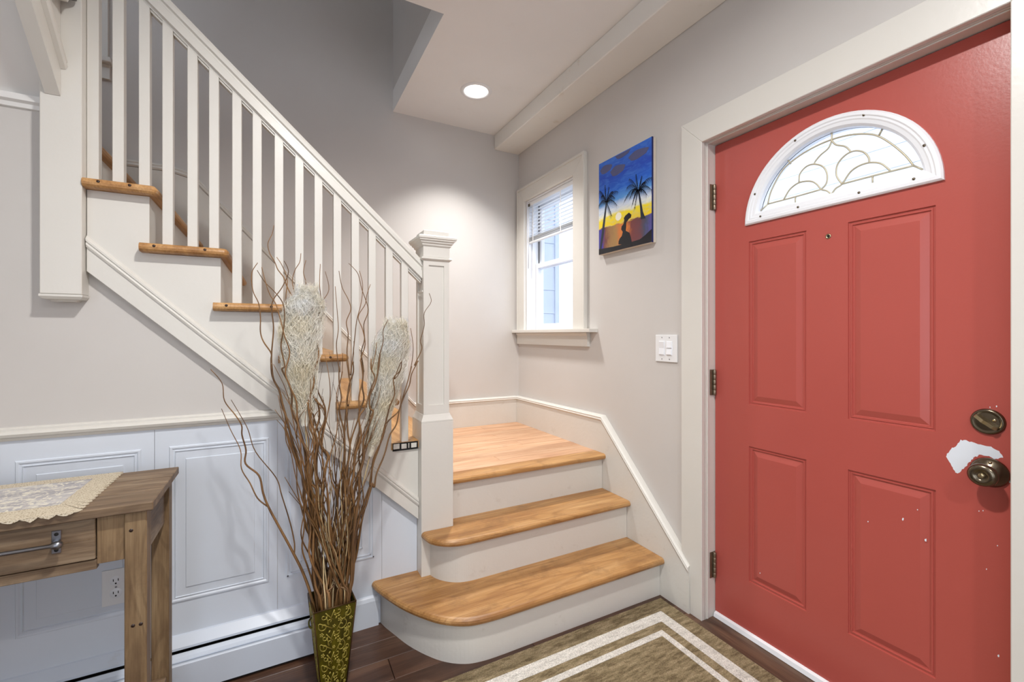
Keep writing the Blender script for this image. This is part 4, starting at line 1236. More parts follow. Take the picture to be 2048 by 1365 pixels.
# ------------------------------------------------------------------ console table
tb = empty('console_table', (-2.45, -1.285, 0), 'weathered wooden console table with a steel handled drawer against the panelling', 'table')
TX0, TX1, TY0, TY1, TZ = -2.98, -1.903, -1.462, -1.112, 0.780
ys = [TY0, TY0 + 0.118, TY0 + 0.236, TY1]
for a, b in zip(ys, ys[1:]):
    box('top_board', TX0, TX1, a + 0.0006, b - 0.0006, 0.757, TZ, M['table_x'], tb, 0.002)
LW_ = 0.046
for (lx, ly) in ((-1.965, TY0 + 0.014), (-1.965, TY1 - 0.014 - LW_), (TX0 + 0.016, TY0 + 0.014), (TX0 + 0.016, TY1 - 0.014 - LW_)):
    bm = NB(); add_box(bm, lx, lx + LW_, ly, ly + LW_, 0.0, 0.7565, 0.0025)
    lg = link_mesh('leg', bm, M['table_z'], tb)
    if lx > -2.0 and ly < -1.4:
        for dx_, dz_ in ((0.014, 0.708), (0.018, 0.458), (0.034, 0.458)):
            lathe('nail_hole', [(0, 0.0006), (0.0045, 0.0004), (0.005, -0.002)], (lx + dx_, ly, dz_), (0, -1, 0), M['darkwood'], lg, 10)
fy = TY0 + 0.020
box('front_stile', -2.020, -1.9655, fy, fy + 0.018, 0.634, 0.7565, M['table_z'], tb, 0.001)
box('front_stile', TX0 + 0.0625, TX0 + 0.12, fy, fy + 0.018, 0.634, 0.7565, M['table_z'], tb, 0.001)
box('bottom_rail', TX0 + 0.1205, -2.0205, fy, fy + 0.018, 0.622, 0.646, M['table_x'], tb, 0.001)
dw = box('drawer', TX0 + 0.123, -2.0225, fy - 0.003, fy + 0.016, 0.649, 0.7545, M['table_x'], tb, 0.0015)
box('drawer_groove', TX0 + 0.124, -2.024, fy - 0.0036, fy - 0.0030, 0.7015, 0.7026, M['table_z'], dw)
for hx in (-2.094, -2.40):
    hb = box('handle_bracket', hx - 0.009, hx + 0.009, fy - 0.0055, fy - 0.0032, 0.681, 0.737, M['steel'], dw, 0.001)
    for z in (0.689, 0.728):
        lathe('screw', [(0, 0.0012), (0.004, 0.0006), (0.0046, -0.0005)], (hx, fy - 0.0056, z), (0, -1, 0), M['black'], hb, 12)
    lathe('post', [(0.006, 0.0), (0.0055, 0.012), (0.007, 0.020), (0, 0.022)], (hx, fy - 0.0056, 0.7085), (0, -1, 0), M['steel'], hb, 14)
lathe('handle_bar', [(0, -0.172), (0.006, -0.1705), (0.0095, -0.165), (0.0100, -0.160), (0.008, -0.153), (0.0052, -0.150), (0.0048, 0.150), (0.008, 0.153), (0.0100, 0.160), (0.0095, 0.165), (0.006, 0.1705), (0, 0.172)], (-2.247, fy - 0.027, 0.7085), (1, 0, 0), M['steel'], dw, 20)
box('side_apron', -1.945, -1.930, TY0 + 0.0605, TY1 - 0.0605, 0.622, 0.7565, M['table_y'], tb, 0.001)
box('side_apron', TX0 + 0.03, TX0 + 0.045, TY0 + 0.0605, TY1 - 0.0605, 0.622, 0.7565, M['table_y'], tb, 0.001)
box('back_apron', TX0 + 0.0625, -1.9655, TY1 - 0.045, TY1 - 0.030, 0.622, 0.7565, M['table_x'], tb)
for a, b in ((TY0 + 0.0605, TY0 + 0.143), (TY0 + 0.145, TY0 + 0.228), (TY0 + 0.230, TY1 - 0.0605)):
    box('shelf_board', TX0 + 0.02, -1.926, a, b, 0.112, 0.130, M['table_x'], tb, 0.001)
box('shelf_rail', TX0 + 0.0625, -1.9655, TY0 + 0.022, TY0 + 0.040, 0.090, 0.1115, M['table_x'], tb)

# ------------------------------------------------------------------ lace runner
def lace_mat():
    m, nt, p, o = new_mat('cream_lace')
    v = mapping(nt, (1, 1, 1))
    vo = N(nt, 'ShaderNodeTexVoronoi', feature='DISTANCE_TO_EDGE'); vo.inputs['Scale'].default_value = 190
    nt.links.new(v, vo.inputs['Vector'])
    c = ramp(nt, vo.outputs['Distance'], [(0.05, srgb(210, 199, 178)), (0.28, srgb(180, 165, 139)), (0.45, srgb(132, 115, 92))])
    nt.links.new(c, p.inputs['Base Color']); p.inputs['Roughness'].default_value = 0.9
    bump(nt, p, vo.outputs['Distance'], 0.7, 0.003)
    return m
def satin_mat():
    m, nt, p, o = new_mat('grey_satin_lace')
    v = mapping(nt, (1, 1, 1)); f = noise(nt, v, 34, 4, 0.6, 2.2)
    v3 = mapping(nt, (1.5, 6, 1)); g = noise(nt, v3, 5, 3, 0.5, 0.6)
    base = ramp(nt, g, [(0.35, srgb(150, 146, 150)), (0.7, srgb(196, 192, 190))])
    mk = ramp(nt, f, [(0.50, (0, 0, 0, 1)), (0.58, (1, 1, 1, 1)), (0.64, (1, 1, 1, 1)), (0.70, (0, 0, 0, 1))])
    c = mixc(nt, mk, base, srgb(222, 216, 200))
    nt.links.new(c, p.inputs['Base Color']); p.inputs['Roughness'].default_value = 0.55
    bump(nt, p, f, 0.4, 0.002)
    return m
M['lace'] = lace_mat(); M['satin'] = satin_mat()
rn = empty('table_runner', (-2.45, -1.29, TZ), 'cream lace edged runner with grey centre on the console table', 'table runner')
RNX0, RNX1, RNY0, RNY1 = -2.88, -2.045, TY0 - 0.004, TY1 + 0.004
z0 = TZ + 0.0006; th = 0.0022
bm = NB()
def zig(n, k, amp): return amp * abs(((k / n) % 1.0) * 2 - 1)
outer = []
nb = 26
for k in range(nb * 4 + 1):            # right edge, pointed scallops
    t = k / (nb * 4)
    outer.append((RNX1 - 0.010 + 0.012 * abs(math.sin(t * nb * PI / 1.6)), RNY0 + (RNY1 - RNY0) * t))
for k in range(1, 90): outer.append((RNX1 - 0.010 + (RNX0 - RNX1 + 0.02) * k / 90, RNY1 + 0.002 * abs(math.sin(k * 0.9))))
for k in range(0, 61): outer.append((RNX0 + 0.010 - 0.012 * abs(math.sin(k * 0.8)), RNY1 + (RNY0 - RNY1) * k / 60))
for k in range(1, 90): outer.append((RNX0 + 0.010 + (RNX1 - RNX0 - 0.02) * k / 90, RNY0))
IX0, IX1, IY0, IY1 = RNX0 + 0.075, RNX1 - 0.062, RNY0 + 0.078, RNY1 - 0.048
def inner_pt(x, y):
    return (min(max(x, IX0), IX1), min(max(y, IY0), IY1))
T = [bm.verts.new((x, y, z0 + th)) for x, y in outer]
I = []
for x, y in outer:
    cx_, cy_ = (IX0 + IX1) / 2, (IY0 + IY1) / 2
    ox = (x - (RNX0 + RNX1) / 2) / ((RNX1 - RNX0) / 2); oy = (y - (RNY0 + RNY1) / 2) / ((RNY1 - RNY0) / 2)
    s_ = 1 / max(abs(ox), abs(oy), 1e-6)
    I.append(bm.verts.new((cx_ + ox * s_ * (IX1 - IX0) / 2, cy_ + oy * s_ * (IY1 - IY0) / 2, z0 + th)))
bridge(bm, T, I)
B = [bm.verts.new((v.co.x, v.co.y, z0)) for v in T]; I2 = [bm.verts.new((v.co.x, v.co.y, z0)) for v in I]
bridge(bm, T, B); bridge(bm, B, I2); bridge(bm, I2, I)
link_mesh('lace_border', bm, M['lace'], rn)
box('satin_centre', IX0, IX1, IY0, IY1, z0, z0 + th + 0.0006, M['satin'], rn)
for k in range(26):                    # points hanging over the front edge
    x = RNX1 - 0.026 - 0.032 * k
    bm = NB(); y = TY0 - 0.0045
    pts = [(x - 0.016, 0.0028), (x + 0.016, 0.0028), (x + 0.013, -0.0005), (x + 0.003, -0.004 - 0.002 * (k % 3)), (x - 0.004, -0.0035), (x - 0.013, -0.0004)]
    A = [bm.verts.new((a, y - 0.0012 - 0.25 * max(0, -q), TZ + q)) for a, q in pts]; B = [bm.verts.new((a, y + 0.0004 - 0.25 * max(0, -q), TZ + q)) for a, q in pts]
    bm.faces.new(A); bm.faces.new(B[::-1]); bridge(bm, A, B)
    link_mesh('lace_point', bm, M['lace'], rn)

# ------------------------------------------------------------------ vase
def vase_mat():
    m, nt, p, o = new_mat('green_gold_tin')
    tc = N(nt, 'ShaderNodeTexCoord'); v = mapping(nt, (60, 60, 4)); f = noise(nt, v, 1, 3)
    c = ramp(nt, f, [(0.3, srgb(62, 58, 8)), (0.7, srgb(108, 100, 14))])
    q = noise(nt, mapping(nt, (1, 1, 1)), 14, 4, 0.6)
    qm = ramp(nt, q, [(0.45, (0, 0, 0, 1)), (0.7, (0.7, 0.7, 0.7, 1))])
    c = mixc(nt, qm, c, srgb(44, 32, 10))
    nt.links.new(c, p.inputs['Base Color']); p.inputs['Roughness'].default_value = 0.38; p.inputs['Metallic'].default_value = 0.55
    return m
M['vase'] = vase_mat(); M['vrelief'] = plain('vase_relief_gold', srgb(164, 150, 70), 0.38, 0.5); M['vedge'] = plain('vase_edge_bronze', srgb(78, 56, 34), 0.45, 0.7)
VC = Vector((-1.4455, -1.268, 0.0)); VH = 0.300; VA, VBm = 0.0675, 0.040
VROT = R(4)
vs_ = empty('floor_vase', VC, 'tapered square green metal vase with embossed gold scrolls on the floor', 'vase')
def vpt(u, v, face, out=0.0):
    """u -1..1 across, v 0..1 up a face"""
    hw = VBm + (VA - VBm) * v
    p = Vector((u * hw, -hw - out, v * VH))
    p = Matrix.Rotation(face * PI / 2 + VROT, 3, 'Z') @ p
    return VC + p
bm = NB()
rings = []
for v, hw in ((0.0, VBm), (1.0, VA), (1.0, VA - 0.003), (0.03, VBm - 0.003)):
    rings.append([bm.verts.new(VC + Matrix.Rotation(VROT, 3, 'Z') @ Vector((sx * hw, sy * hw, v * VH))) for sx, sy in ((-1, -1), (1, -1), (1, 1), (-1, 1))])
for A, B in zip(rings, rings[1:]): bridge(bm, A, B)
bm.faces.new(rings[0][::-1]); bm.faces.new(rings[-1])
link_mesh('body', bm, M['vase'], vs_)
bm = NB()
rim = [VC + Matrix.Rotation(VROT, 3, 'Z') @ Vector((sx * VA, sy * VA, VH)) for sx, sy in ((-1, -1), (1, -1), (1, 1), (-1, 1))]
for a, b in zip(rim, rim[1:] + rim[:1]): add_tube(bm, [a, b], 0.0022, 6)
link_mesh('rim', bm, M['vedge'], vs_, True)
for q in range(4):
    tube('corner_seam', [vpt(1, 0.005, q), vpt(1, 0.99, q)], 0.0022, M['vedge'], vs_, 6)
def scrolls(face):
    bm = NB()
    rr = random.Random(3)
    def spiral(cu, cv, r0, turns, a0, sgn, tail):
        pts = []
        n = int(14 * turns)
        for k in range(n + 1):
            t = k / n; r = r0 * (0.12 + 0.88 * t); a = a0 + sgn * 2 * PI * turns * t
            pts.append(vpt(cu + r * math.cos(a), cv + r * 0.225 * math.sin(a) , face, 0.0006))
        cu2, cv2 = tail
        pts.append(vpt(cu2, cv2, face, 0.0006))
        add_tube(bm, catmull(pts, 2), 0.0017, 5)
    def flower(cu, cv, s):
        for k in range(5):
            a = 2 * PI * k / 5
            add_lathe(bm, [(0.0, 0.0016), (0.0022 * s, 0.0012), (0.0030 * s, -0.0004)], vpt(cu + 0.09 * s * math.cos(a), cv + 0.020 * s * math.sin(a), face), Matrix.Rotation(face * PI / 2 + VROT, 3, 'Z') @ Vector((0, -1, 0)), 8)
        add_lathe(bm, [(0.0, 0.0022), (0.0020 * s, 0.0014), (0.0024 * s, -0.0004)], vpt(cu, cv, face), Matrix.Rotation(face * PI / 2 + VROT, 3, 'Z') @ Vector((0, -1, 0)), 8)
    def leaf(cu, cv, a, l=0.16):
        du, dv = math.cos(a), math.sin(a) * 0.225
        P0 = vpt(cu - du * l / 2, cv - dv * l / 2, face, 0.0003); P1 = vpt(cu + du * l / 2, cv + dv * l / 2, face, 0.0003); pm = (P0 + P1) / 2
        add_tube(bm, [P0, P0.lerp(P1, 0.3), pm, P0.lerp(P1, 0.7), P1], [0.0006, 0.0026, 0.0032, 0.0026, 0.0006], 6)
    for base in (0.72, 0.47, 0.22, -0.03):
        for (u, v, r, tn, a0, sg, tu, tv) in [(-0.55, 0.20, 0.20, 1.1, 0.5, 1, -0.10, 0.14), (0.15, 0.23, 0.22, 0.9, 2.0, -1, -0.25, 0.15), (-0.60, 0.09, 0.26, 1.2, 3.5, -1, -0.15, 0.04), (0.35, 0.05, 0.30, 1.2, 0.2, 1, 0.02, -0.02), (0.60, 0.17, 0.22, 1.0, 1.2, 1, 0.45, 0.09), (-0.25, 0.13, 0.16, 0.9, 5.0, 1, -0.45, 0.20), (0.72, 0.02, 0.18, 1.0, 4.0, -1, 0.50, -0.03)]:
            if 0.03 < base + v < 0.97 and 0.02 < base + tv: spiral(u, base + v, r, tn, a0, sg, (tu, base + tv))
        for (u, v, s_) in [(0.62, 0.23, 1.0), (0.25, 0.12, 0.9), (-0.70, -0.005, 0.9), (0.82, 0.10, 0.7), (-0.05, 0.06, 0.7)]:
            if 0.03 < base + v < 0.97: flower(u, base + v, s_)
        for (u, v, a) in [(0.05, 0.155, 1.0), (0.0, 0.19, 2.4), (-0.30, 0.01, 0.8), (0.18, 0.17, 0.3), (0.75, -0.01, 1.8)]:
            if 0.04 < base + v < 0.96: leaf(u, base + v, a)
    return bm
for q in range(4):
    link_mesh('embossed_scrolls', scrolls(q), M['vrelief'], vs_, True)
ring_h = [vpt(-0.10, 0.82, 3, 0.002), vpt(-0.16, 0.78, 3, 0.010), vpt(-0.12, 0.72, 3, 0.011), vpt(-0.05, 0.70, 3, 0.004)]
tube('side_handle', catmull(ring_h, 4), 0.0028, M['vase'], vs_, 8)

# ------------------------------------------------------------------ curly willow branches
def bark(name, c0, c1):
    m, nt, p, o = new_mat(name)
    v = mapping(nt, (40, 40, 10), rnd=3.0); f = noise(nt, v, 1.0, 4)
    c = ramp(nt, f, [(0.3, c0), (0.7, c1)])
    oi = N(nt, 'ShaderNodeObjectInfo'); hv = N(nt, 'ShaderNodeHueSaturation'); mr = N(nt, 'ShaderNodeMapRange')
    mr.inputs[3].default_value = 0.75; mr.inputs[4].default_value = 1.2
    nt.links.new(oi.outputs['Random'], mr.inputs[0]); nt.links.new(mr.outputs[0], hv.inputs['Value']); nt.links.new(c, hv.inputs['Color'])
    nt.links.new(hv.outputs[0], p.inputs['Base Color']); p.inputs['Roughness'].default_value = 0.5
    bump(nt, p, f, 0.3, 0.001)
    return m
M['branch'] = bark('willow_bark', srgb(86, 59, 33), srgb(134, 98, 58))
M['pale'] = bark('pale_stem', srgb(178, 154, 112), srgb(212, 192, 152))
M['twig'] = bark('dark_twig', srgb(70, 50, 36), srgb(104, 78, 54))
rb = random.Random(11)
GRP = 'curly willow branches in the green vase'


def mouth(i, u=None):
    u = rb.uniform(-0.86, 0.86) if u is None else max(-0.88, min(0.88, u)); w = rb.uniform(-0.86, 0.86)
    a = Matrix.Rotation(VROT, 3, 'Z')
    top = VC + a @ Vector((u * VA * 0.92, w * VA * 0.92, VH + 0.002))
    bot = VC + a @ Vector((u * VBm * 0.7, w * VBm * 0.7, 0.02))
    return bot, top


def branch(pts, r0, r1, mat, label, group, subs=(), name='willow_branch', sides=6):
    c = catmull(pts, 5)
    n = len(c)
    o = tube(name, c, [r0 + (r1 - r0) * (k / (n - 1)) ** 0.8 for k in range(n)], mat, None, sides)
    tag(o, label, 'branch', group)
    for s_ in subs:
        cs = catmull(s_, 5); m_ = len(cs)
        tube('twig', cs, [r0 * 0.5 + (r1 * 0.8 - r0 * 0.5) * (k / (m_ - 1)) for k in range(m_)], mat, o, 5)
    return o


def from_px(px, ytip):
    """px: tip-to-base pixel polyline; depth runs from ytip to the vase mouth"""
    px = [q for q in px if q[1] < 1190]
    bot, top = mouth(0, (px[-1][0] - 664) / 44.0 * 0.85)
    n = len(px)
    out = []
    ylo, yhi = px[-1][1], px[0][1]
    for (x, y) in px:
        t = min(1, max(0, (1205 - y) / max(1.0, 1205 - px[0][1])))
        yw = top.y + (ytip - top.y) * t
        out.append(atY(x, y, yw))
    out = out[::-1]
    return [bot, top] + [p for p in out if p.z > top.z + 0.05]


def zA(l): return [(420 + .2491 * x, 420 + .2491 * y) for x, y in l]
def zB(l): return [(520 + .2198 * x, 700 + .2198 * y) for x, y in l]
def zC(l): return [(560 + .2198 * x, 940 + .2198 * y) for x, y in l]


traced = [
    (zA([(513, 125), (500, 190), (465, 270), (480, 350), (520, 420), (545, 480), (590, 540), (612, 600), (645, 670), (690, 740), (710, 830), (745, 930), (765, 1000), (800, 1100), (830, 1200), (850, 1300)]) + zB([(400, 200), (440, 330), (500, 450), (580, 540), (590, 640), (540, 770), (560, 880), (620, 960), (600, 1060), (580, 1200)]) + zC([(400, 80), (380, 260), (390, 500), (420, 700), (490, 900), (510, 1100)]), 0.0050, -1.20),
    (zA([(383, 425), (335, 510), (345, 650), (390, 750), (405, 860), (405, 980), (430, 1060), (490, 1150)]) + zB([(100, 100), (112, 240), (180, 380), (190, 470), (232, 600), (235, 720), (290, 900), (350, 1060), (400, 1200)]) + zC([(215, 250), (250, 420), (295, 600), (310, 800), (300, 1000)]), 0.0048, -1.24),
    (zA([(595, 410), (630, 500), (580, 620), (510, 720), (495, 800), (510, 950), (495, 1150), (495, 1300)]) + zB([(105, 120), (120, 260), (175, 370), (200, 480), (245, 640), (300, 850), (370, 1080), (400, 1250)]) + zC([(220, 300), (270, 500), (300, 760), (310, 1000)]), 0.0052, -1.28),
    (zA([(885, 435), (880, 600), (890, 720), (870, 800), (875, 880), (840, 960), (865, 1080), (870, 1180), (830, 1300)]) + zB([(470, 170), (490, 300), (440, 480), (460, 640), (520, 830), (500, 1000), (510, 1200)]) + zC([(340, 250), (330, 500), (300, 800), (315, 1050)]), 0.0050, -1.22),
    (zA([(925, 495), (955, 640), (895, 750), (880, 850), (860, 950), (845, 1040), (875, 1130), (840, 1250)]) + zB([(500, 200), (520, 360), (590, 520), (590, 640), (560, 800), (560, 900), (615, 980), (580, 1150)]) + zC([(390, 150), (370, 420), (400, 640), (470, 850), (515, 1080)]), 0.0050, -1.18),
    (zA([(1005, 615), (1020, 800), (1030, 960), (1015, 1100), (1040, 1300)]) + zB([(720, 150), (720, 300), (740, 440), (720, 560), (760, 720), (770, 900), (770, 1150)]) + zC([(570, 150), (570, 450), (600, 800), (590, 1100)]), 0.0040, -1.20),
    (zA([(1035, 490), (1060, 620), (1110, 720), (1130, 800), (1095, 900), (1110, 1000), (1100, 1150), (1120, 1330)]) + zB([(790, 100), (810, 240), (820, 330), (790, 450), (790, 600), (800, 760), (820, 900), (790, 1100)]) + zC([(590, 150), (610, 420), (630, 700), (610, 1000)]), 0.0040, -1.22),
    (zA([(1113, 430), (1150, 465), (1190, 520), (1220, 640), (1270, 800), (1235, 920), (1240, 1040), (1215, 1150), (1235, 1300)]) + zB([(920, 50), (940, 180), (930, 330), (945, 450), (900, 580), (905, 740), (860, 950), (850, 1150)]) + zC([(640, 200), (650, 500), (640, 800), (620, 1050)]), 0.0042, -1.16),
    (zA([(1200, 490), (1225, 600), (1215, 740), (1180, 880), (1165, 1000), (1150, 1150), (1130, 1330)]) + zB([(840, 100), (850, 200), (810, 330), (790, 500), (770, 700), (770, 900), (760, 1150)]) + zC([(560, 250), (570, 550), (590, 850), (580, 1080)]), 0.0042, -1.22),
    (zA([(1288, 598), (1260, 680), (1245, 760), (1190, 860), (1225, 960), (1245, 1080), (1210, 1200)]) + zB([(920, 120), (935, 260), (900, 430), (900, 600), (830, 820), (800, 1050)]) + zC([(620, 250), (640, 600), (650, 950)]), 0.0034, -1.24),
    (zA([(1430, 880), (1390, 970), (1390, 1060), (1355, 1200), (1345, 1330)]) + zB([(1090, 30), (1085, 130), (1050, 300), (1000, 420), (1000, 530), (1030, 570), (980, 720), (940, 840), (945, 980), (900, 1150)]) + zC([(720, 60), (720, 240), (690, 420), (660, 700), (650, 1000)]), 0.0055, -1.30),
    (zA([(1340, 1065), (1325, 1170), (1295, 1290)]) + zB([(1010, 80), (1015, 180), (1045, 260), (1000, 380), (960, 520), (900, 620), (920, 780), (870, 950), (850, 1150)]) + zC([(650, 150), (680, 400), (650, 750), (630, 1050)]), 0.0048, -1.30),
    (zA([(1760, 670), (1775, 740), (1720, 830), (1720, 930), (1690, 1050), (1700, 1120), (1640, 1250)]) + zB([(1440, 100), (1380, 220), (1360, 320), (1310, 430), (1270, 540), (1240, 680), (1180, 780), (1130, 960), (1060, 1130), (1040, 1250)]) + zC([(830, 130), (780, 330), (700, 480), (680, 700), (660, 1000)]), 0.0044, -1.20),
    (zA([(1610, 950), (1630, 1080), (1625, 1200), (1600, 1330)]) + zB([(1380, 150), (1340, 300), (1300, 430), (1260, 560), (1160, 660), (1110, 820), (1030, 1000), (1010, 1200)]) + zC([(800, 200), (740, 380), (700, 560), (690, 800), (650, 1040)]), 0.0040, -1.24),
    (zA([(1540, 1210), (1530, 1290), (1480, 1360)]) + zB([(1285, 110), (1275, 190), (1215, 260), (1225, 400), (1180, 520), (1140, 680), (1090, 870), (1030, 1040), (1000, 1220)]) + zC([(830, 160), (750, 430), (690, 800), (655, 1000)]), 0.0040, -1.30),
    (zA([(730, 350), (720, 420), (680, 490), (662, 590), (700, 760), (680, 900), (700, 1010), (745, 1150), (760, 1300)]) + zB([(380, 150), (420, 280), (470, 400), (470, 560), (450, 700), (500, 830), (470, 1000), (460, 1200)]) + zC([(330, 200), (310, 500), (300, 800), (320, 1050)]), 0.0040, -1.16),
    (zA([(770, 405), (750, 500), (770, 590), (740, 700), (760, 820), (745, 960), (800, 1120), (830, 1250)]) + zB([(440, 200), (490, 350), (470, 480), (490, 620), (540, 800), (520, 960), (520, 1150)]) + zC([(380, 150), (350, 400), (330, 700), (310, 980)]), 0.0036, -1.15),
    (zA([(535, 380), (580, 450), (620, 560), (610, 700), (620, 850), (690, 960), (730, 1060), (750, 1250)]) + zB([(390, 130), (390, 280), (440, 380), (520, 470), (540, 620), (500, 760), (510, 900), (480, 1100)]) + zC([(270, 200), (300, 420), (320, 700), (340, 1000)]), 0.0048, -1.22),
    (zA([(378, 485), (440, 580), (510, 650), (580, 740), (600, 840), (590, 960), (570, 1100), (600, 1250)]) + zB([(200, 180), (260, 300), (290, 420), (290, 560), (350, 700), (400, 880), (420, 1060)]) + zC([(260, 250), (290, 500), (320, 800), (330, 1050)]), 0.0044, -1.26),
    (zA([(415, 460), (440, 560), (480, 680), (530, 760), (570, 900), (600, 1020), (640, 1150)]) + zB([(230, 200), (270, 330), (330, 470), (340, 620), (370, 800), (430, 950), (440, 1150)]) + zC([(300, 250), (320, 520), (350, 850)]), 0.0040, -1.28),
]
LABS = ['tallest curly willow branch, its tip reaching highest above the left grass plume',
        'curly willow branch with the leftmost upright tip beside the stair tread end',
        'thick willow branch curving along the left of the left grass plume',
        'willow branch with a straight vertical tip just right of the left plume',
        'willow branch whose bowed tip bends right beside the straight tipped one',
        'willow branch standing nearly straight midway between the two plumes',
        'willow branch with a thin left leaning tip between the two plumes',
        'willow branch with a hooked tip, tallest of those left of the right plume',
        'willow branch with a wavy upright tip crossing the hooked one',
        'willow branch with a short tip leaning right toward the right plume',
        'thick willow branch crossing in front of the right grass plume',
        'willow branch ending low against the left edge of the right plume',
        'willow branch reaching furthest right, its tip in front of the newel post',
        'willow branch right of the right plume, below the furthest right tip',
        'low willow branch with a small kinked tip beneath the right plume',
        'willow branch with an arched tip rising out of the left plume top',
        'thin willow branch rising from the right half of the left plume top',
        'willow branch bowing along the upper left edge of the left plume',
        'willow branch with a left slanting tip just below the leftmost upright tip',
        'willow branch with a thin upright tip a little left of the left plume']
for (px, r0, yt), lab0 in zip(traced, LABS):
    branch(from_px(px, yt), r0 * 1.2, 0.0011, M['branch'], lab0, GRP)
# the long branch leaning out towards the table, with its two forks
LB = [(421, 739), (444, 767), (449, 802), (470, 830), (483, 851), (484, 871), (492, 901), (491, 928), (518, 952), (526, 986), (537, 1015), (559, 1056), (585, 1104), (607, 1149)]
F1 = [(462, 800), (480, 830), (496, 860), (511, 904), (552, 956), (563, 990), (581, 1049), (589, 1089), (588, 1112)]
F2 = [(443, 818), (461, 860), (481, 901), (483, 938), (500, 967), (515, 997), (534, 1013)]
bot, top = mouth(0); top = VC + Vector((-VA * 0.9, 0.0, VH))
def depth(y, yt=-1.19): 
    t = (1205 - y) / (1205 - 739); return VC.y + (yt - VC.y) * t
main = [VC + Vector((0.0, 0, 0.02)), top] + [atY(x, y, depth(y)) for x, y in LB[::-1]]
branch(main, 0.0052, 0.0012, M['branch'], 'long forked willow branch leaning left out of the vase against the white panelling', GRP,
       subs=([atY(x, y, depth(y)) for x, y in F1[::-1]], [atY(x, y, depth(y)) for x, y in F2[::-1]]))
# filler branches: same habit, grown from the vase mouth
def grow(h, lean_x, lean_y, amp, rnd):
    bot, top = mouth(0)
    end = Vector((VC.x + lean_x, VC.y + lean_y, VH + h))
    n = max(5, int(h / 0.07))
    ph1, ph2 = rnd.random() * 6, rnd.random() * 6
    f1, f2 = rnd.uniform(9, 15), rnd.uniform(18, 30)
    pts = [bot, top]
    for k in range(1, n + 1):
        t = k / n
        p = top.lerp(end, t ** 1.15 if abs(lean_x) > .1 else t)
        w = amp * min(1, t * 3)
        p = p + Vector((w * (math.sin(ph1 + f1 * h * t) + .5 * math.sin(ph2 + f2 * h * t)), w * 0.8 * math.cos(ph2 + f1 * 1.1 * h * t), 0))
        p.y = min(p.y, -1.095)
        pts.append(p)
    return pts
lab1 = 'slender curly willow stem packed in the middle of the vase bundle'
for k in range(48):
    h = rb.uniform(0.35, 0.86); lx = rb.uniform(-0.20, 0.25) * (0.5 + h * 0.55); ly = rb.uniform(-0.10, 0.10)
    pts = grow(h, lx, ly, rb.uniform(0.009, 0.019), rb)
    subs = []
    if rb.random() < 0.6:
        j = rb.randrange(3, len(pts) - 1); b0 = pts[j]
        d = Vector((rb.uniform(-1, 1) * 0.05, rb.uniform(-0.03, 0.02), rb.uniform(0.08, 0.16)))
        subs.append([b0, b0 + d * 0.35 + Vector((rb.uniform(-.01, .01), 0, 0)), b0 + d * 0.7 + Vector((rb.uniform(-.012, .012), 0, 0)), b0 + d])
    for s_ in subs:
        for p in s_: p.y = min(p.y, -1.095)
    branch(pts, rb.uniform(0.0038, 0.0062), 0.0010, M['branch'], lab1, GRP, subs)
lab2 = 'pale bleached stem low in the middle of the branch bundle'
for k in range(14):
    h = rb.uniform(0.25, 0.55)
    branch(grow(h, rb.uniform(-0.06, 0.10), rb.uniform(-0.10, 0.0), rb.uniform(0.006, 0.012), rb), rb.uniform(0.002, 0.0035), 0.0008, M['pale'], lab2, 'pale stems in the green vase', name='bleached_stem')
lab3 = 'very thin dark wispy twig rising among the willow branches'
for k in range(12):
    h = rb.uniform(0.5, 0.92); lx = rb.uniform(-0.2, 0.25) * (0.4 + h * 0.6)
    branch(grow(h, lx, rb.uniform(-0.06, 0.1), rb.uniform(0.008, 0.016), rb), 0.0016, 0.0006, M['twig'], lab3, 'thin twigs in the green vase', name='thin_twig', sides=5)

# ------------------------------------------------------------------ dried grass plumes in cellophane
def plume_mat():
    m = bpy.data.materials.new('cream_plume'); m.use_nodes = True
    nt = m.node_tree; nt.nodes.clear()
    out = nt.nodes.new('ShaderNodeOutputMaterial')
    f = noise(nt, mapping(nt, (1, 1, 1)), 9, 3)
    c = ramp(nt, f, [(0.35, srgb(244, 238, 220)), (0.65, srgb(252, 251, 247))])
    d = nt.nodes.new('ShaderNodeBsdfDiffuse'); t = nt.nodes.new('ShaderNodeBsdfTranslucent')
    nt.links.new(c, d.inputs[0]); nt.links.new(c, t.inputs[0])
    mx = nt.nodes.new('ShaderNodeMixShader'); mx.inputs[0].default_value = 0.4
    nt.links.new(d.outputs[0], mx.inputs[1]); nt.links.new(t.outputs[0], mx.inputs[2]); nt.links.new(mx.outputs[0], out.inputs[0])
    return m
M['plume'] = plume_mat()
def cello():
    m = bpy.data.materials.new('cellophane'); m.use_nodes = True
    nt = m.node_tree; nt.nodes.clear()
    out = nt.nodes.new('ShaderNodeOutputMaterial')
    t = nt.nodes.new('ShaderNodeBsdfTransparent'); t.inputs[0].default_value = (0.97, 0.98, 1, 1)
    g = nt.nodes.new('ShaderNodeBsdfGlossy'); g.inputs['Roughness'].default_value = 0.18
    mx = nt.nodes.new('ShaderNodeMixShader'); mx.inputs[0].default_value = 0.07
    nt.links.new(t.outputs[0], mx.inputs[1]); nt.links.new(g.outputs[0], mx.inputs[2])
    nt.links.new(mx.outputs[0], out.inputs[0])
    return m
M['cello'] = cello()
